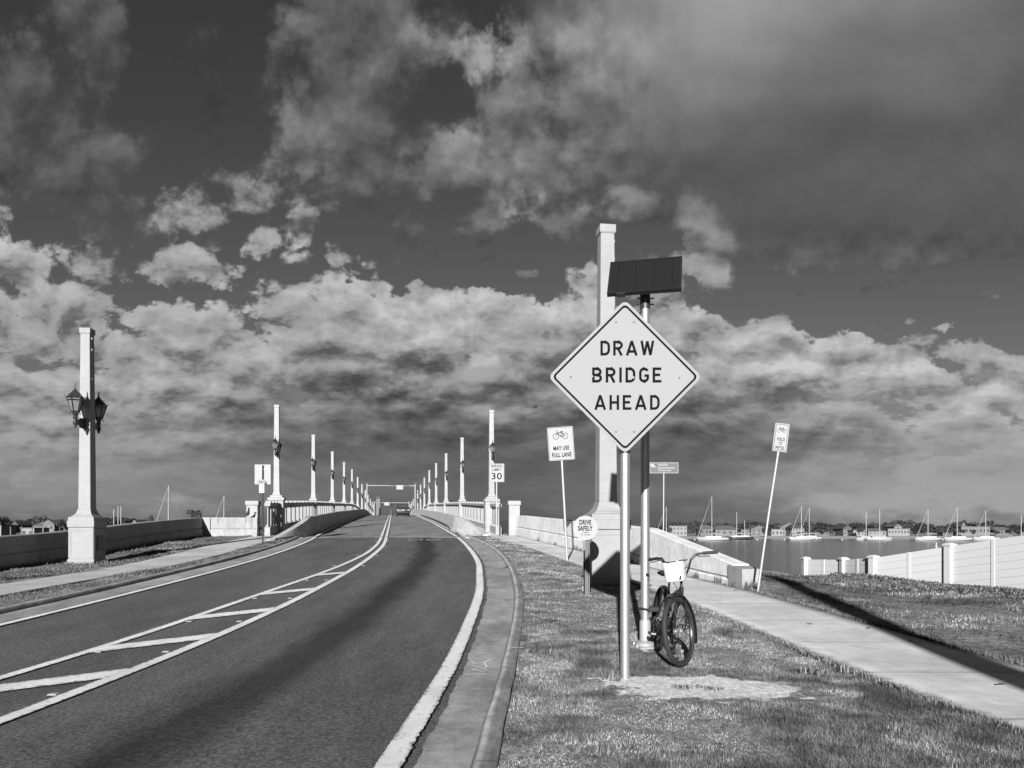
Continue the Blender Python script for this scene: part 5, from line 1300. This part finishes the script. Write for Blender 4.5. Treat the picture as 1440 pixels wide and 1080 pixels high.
def crown_data(seed, **kw):
    V, tone = crown_mesh(seed, **kw); o = np_mesh('crown', V, np.arange(len(V)).reshape(-1, 4), 'foliage', {'tone': tone}, face=4); me = o.data; bpy.data.objects.remove(o); return me
CR = [crown_data(10 + i, flat=(.9, .75, 1.0, .65, .85)[i]) for i in range(5)]
def cone_data(seed, n=700):
    r = np.random.default_rng(seed); z = r.random(n)**.8; rad = (1 - z)*.42*(.5 + .5*r.random(n)) * (.8 + .3*np.sin(z*26)); a = r.random(n)*6.28
    P = np.stack([rad*np.cos(a), rad*np.sin(a), z*2 - 1], 1); e = r.normal(0, 1, (n, 3)); e /= np.linalg.norm(e, axis=1)[:, None]; b = np.cross(e, r.normal(0, 1, (n, 3))); b /= np.linalg.norm(b, axis=1)[:, None]
    V = np.stack([P - e*.07, P + b*.06, P + e*.07, P - b*.06], 1).reshape(-1, 3)
    o = np_mesh('crown', V, np.arange(len(V)).reshape(-1, 4), 'foliage', {'tone': np.repeat(.02 + .03*r.random(n), 4)}, face=4); me = o.data; bpy.data.objects.remove(o); return me
CONE = cone_data(5)
TR = MB().tube([(0, 0, 0), (.02, .01, .5), (0, 0, 1)], [.06, .045, .03], 6).add(MB().tube([(0, 0, .6), (.12, .03, .95)], [.03, .015], 5).v, MB().tube([(0, 0, .6), (.12, .03, .95)], [.03, .015], 5).f)
_tr = TR.build('trunk', 'bark'); TRD = _tr.data; bpy.data.objects.remove(_tr)
def tree(px_, ytop, Y, wpx, ybase=753, label='dark broadleaf tree in the line of trees along the far shore', group='trees along the far shore', form=None, under=.35):
    x = (px_ - CX)/F*Y; zt = CZ + (HY - ytop)*Y/F; zb = max(-.9, CZ + (HY - ybase)*Y/F) if Y < 500 else -.3
    w = wpx*Y/F; h = zt - zb; t = thing('tree', label, 'tree', (x, Y, zb), random.random()*6.28, group)
    tk = bpy.data.objects.new('trunk', TRD); COL.objects.link(tk); tk.parent = t; tk.scale = (h*.5, h*.5, h*.75)
    cr = bpy.data.objects.new('crown', CONE if form == 'cone' else random.choice(CR)); COL.objects.link(cr); cr.parent = t
    hh = h*(1 - under*.6); cr.scale = (w*.62, w*.62, hh*.62 if form != 'cone' else hh*.52); cr.location = (0, 0, h - hh*.5); return t
rnd = random.Random(3)
tops = cint([925, 960, 985, 1010, 1040, 1075, 1105, 1140, 1170, 1195, 1230, 1260, 1280, 1300, 1335, 1360, 1390, 1415, 1445, 1500], [735, 730, 729, 734, 732, 733, 735, 731, 735, 733, 734, 729.5, 731, 736, 735, 731, 731, 734, 733, 732])
px_ = 922
while px_ < 1470:
    w = rnd.uniform(11, 20); tree(px_, tops(px_) + rnd.uniform(-1.2, 3.0), rnd.uniform(366, 395), w); px_ += w*.46
px_ = 925
while px_ < 1470:
    w = rnd.uniform(6, 13); tree(px_, rnd.uniform(739, 747), rnd.uniform(334, 341) if rnd.random() < .45 else rnd.uniform(354, 362), w, label='low dark tree between the houses on the far shore', group='low trees between the shore houses'); px_ += w*rnd.uniform(.8, 1.6)
px_ = 588
while px_ < 668:
    w = rnd.uniform(12, 18); tree(px_, rnd.uniform(703, 708) + (6 if px_ > 655 else 0), rnd.uniform(395, 430), w, label='tall dark tree seen between the lamp columns of the right railing', group='trees behind the right railing'); px_ += w*.5
tl = cint([-30, 0, 20, 40, 55, 70, 85, 100, 130, 150, 170, 185, 210, 235, 290, 340, 380], [728, 726, 729, 725, 724, 730, 731, 732, 727, 724, 724, 727, 729, 731, 735, 737, 738])
px_ = -30
while px_ < 370:
    w = rnd.uniform(11, 20); tree(px_, tl(px_) + rnd.uniform(-1.5, 2.5), rnd.uniform(302, 340), w, 748, 'dark tree in the line of trees beyond the left wall', 'trees beyond the left wall'); px_ += w*.5
tree(84, 727.5, 285, 13, 748, 'round dark tree left of the left column', 'single trees beyond the left wall')
tree(211, 720.5, 285, 8, 748, 'small round topped tree rising above the left tree line', 'single trees beyond the left wall')
tree(274, 714, 230, 21, 742, 'umbrella shaped dark tree between the two leftmost single masts', 'single trees beyond the left wall', under=.7)
for i, (px_, tp_, w) in enumerate(((551, 703, 9), (566, 704, 7))):
    tree(px_, tp_, 430, w, 760, ['dark pointed conifer beyond the bridge crest, left one', 'dark pointed conifer beyond the bridge crest, behind the car'][i], 'conifers beyond the bridge', 'cone', .05)

# ------------------------------------------------------------------ on the bridge: car, gantries, birds
def car(Y):
    x = Xc(Y) + 1.75; t = thing('parked_car', '', 'car', (x, Y, zg(Y) + ROADZ + .02), AX); t.name = 'car'
    tag(t, 'dark car driving away over the crest of the bridge', 'car')
    m = MB(); rs = []
    for y, w, z0, z1 in ((0, .80, .45, .78), (.05, .88, .32, .95), (.5, .92, .25, 1.02), (3.3, .92, .25, .98), (4.2, .86, .28, .86), (4.45, .72, .4, .72)):
        rs.append([(-w*.96, y, z0), (w*.96, y, z0), (w, y, (z0+z1)/2), (w*.93, y, z1), (-w*.93, y, z1), (-w, y, (z0+z1)/2)])
    m.rings(rs); m.build('body', 'car_paint', t, smooth=35, bevel=.02)
    m = MB(); m.rings([[(-w*k, y, z) for k, z in ((1, z0), (.84, z1), (-.84, z1), (-1, z0))] for y, w, z0, z1 in ((.12, .84, .98, 1.02), (.5, .84, .99, 1.55), (2.0, .84, .99, 1.62), (2.5, .84, .99, 1.55), (3.3, .84, .97, 1.0))]); m.build('cabin', 'car_paint', t, smooth=30)
    m = MB(); m.rings([[(-.68, .20, 1.06), (.68, .20, 1.06), (.60, .47, 1.46), (-.60, .47, 1.46)], [(-.68, .16, 1.06), (.68, .16, 1.06), (.60, .43, 1.48), (-.60, .43, 1.48)]]); m.build('rear_window', 'glass_dark', t)
    for sx in (-1, 1):
        MB().box((sx*.70, .0, .82), (.26, .08, .16)).build('tail_light', 'lamp_red', t, bevel=.01)
        for yy in (.85, 3.55):
            w = MB().lathe([(0, -.1), (.24, -.11), (.32, -.08), (.32, .08), (.24, .11), (0, .1)], 20, m=Matrix.Rotation(R(90), 4, 'Y')).build('wheel', 'rubber', t, (sx*.80, yy, .32))
            MB().lathe([(0, .0), (.19, .0), (.19, .02), (0, .03)], 14, m=Matrix.Rotation(R(90*sx), 4, 'Y')).build('rim', 'galvanised', w, (sx*.10, 0, 0))
        MB().box((sx*1.0, 2.9, 1.05), (.18, .10, .13)).build('mirror', 'car_paint', t, bevel=.02)
    MB().box((0, -.01, .80), (.5, .05, .13)).build('number_plate', 'sign_white', t); MB().box((0, -.02, .46), (1.6, .12, .16)).build('bumper', 'rubber', t, bevel=.02)
car(103)
def gantry(Y, py_, bx, label, heads=True):
    c = bridge_point(Y, 0); t = thing('signal_gantry', label, 'gantry', (c.x, c.y, c.z), AX, 'signal gantries over the bridge'); h = CZ + (HY - py_)*Y/F - c.z
    for sx in (-1, 1): MB().tube([(sx*5.2, 0, 0), (sx*5.2, 0, h + .4)], .13, 8).build('post', 'galvanised_pale', t)
    MB().tube([(-5.2, 0, h), (5.2, 0, h)], .09, 8).build('arm', 'galvanised_pale', t)
    xb = (bx - CX)/F*Y - c.x; MB().box((xb, -.2, h - .35), (1.45, .05, .95)).build('sign_board', 'sign_white', t)
    if heads:
        for q in (-9.5, 9.5):
            o = MB().box((xb + q*Y/F, -.2, h - .08), (.95, .3, .42)).build('signal_head', 'dark_metal', t)
            for k in (-.3, 0, .3): MB().lathe([(0, 0), (.12, 0), (.12, .16), (.1, .16), (.1, .02), (0, .02)], 10, m=Matrix.Rotation(R(90), 4, 'X')).build('signal_lamp', 'glass_dark', o, (xb + q*Y/F + k, -.36, h - .08))
gantry(168, 683, 562, 'signal gantry with a white board and two signal heads across the bridge')
gantry(232, 707, 544, 'farther signal gantry with a small white board beyond the crest', False)
# gate house at the draw span
c = at(532.5, 722, 200); t = thing('gate_house', 'dark slim bridge tower at the left of the far roadway', 'tower', (c.x, 200, c.z - 1))
MB().sq([(.55, -1), (.55, 4.9)]).build('wall', 'house_grey', t); MB().sq([(.7, 4.88), (.65, 5.1), (.05, 5.9)]).build('roof', 'roof_dark', t)
def bird(loc, s_, rz, flying, label):
    t = thing('bird', label, 'bird', loc, rz)
    if flying:
        m = MB(); rs = []
        for x, r_ in ((-.2, .015), (-.12, .04), (0, .06), (.1, .05), (.17, .035), (.22, .01)): rs.append([(x*s_, r_*s_*math.cos(a), r_*s_*math.sin(a)) for a in np.linspace(0, 6.283, 9)[:-1]])
        m.rings(rs); m.build('body', 'bird_dark', t, smooth=60)
        for sg in (-1, 1):
            w = MB(); w.rings([[(.07*s_, sg*.03*s_, .03*s_), (-.08*s_, sg*.03*s_, .03*s_), (-.08*s_, sg*.03*s_, .02*s_), (.07*s_, sg*.03*s_, .02*s_)], [(.10*s_, sg*.25*s_, .15*s_), (-.03*s_, sg*.25*s_, .15*s_), (-.03*s_, sg*.25*s_, .14*s_), (.10*s_, sg*.25*s_, .14*s_)], [(.0, sg*.52*s_, .10*s_), (-.04*s_, sg*.52*s_, .10*s_), (-.04*s_, sg*.52*s_, .095*s_), (.0, sg*.52*s_, .095*s_)]]); w.build('wing', 'bird_dark', t)
    else:
        m = MB(); rs = []
        for x, z, r_ in ((-.22, .06, .01), (-.14, .12, .05), (0, .18, .085), (.08, .27, .065), (.10, .36, .04), (.11, .42, .05), (.14, .44, .03), (.24, .42, .008)): rs.append([(x*s_ + 0*r_, r_*s_*math.cos(a), (z + r_*math.sin(a))*s_) for a in np.linspace(0, 6.283, 9)[:-1]])
        m.rings(rs); m.build('body', 'bird_dark', t, smooth=60)
        for sg in (-1, 1): MB().tube([(0, sg*.03*s_, .12*s_), (0, sg*.03*s_, 0)], .008*s_, 5).build('leg', 'bird_dark', t)
bird(tuple(at(752.5, 573, 75)), 1.0, .5, True, 'small dark bird flying left of the diamond sign')
cw = Vector((-13.85, 37.55, 0)); bird((cw.x + .95, cw.y - .02, 1.1 + .985), 1.0, -.9, False, 'small dark bird perched on the short wall in front of the square pier')
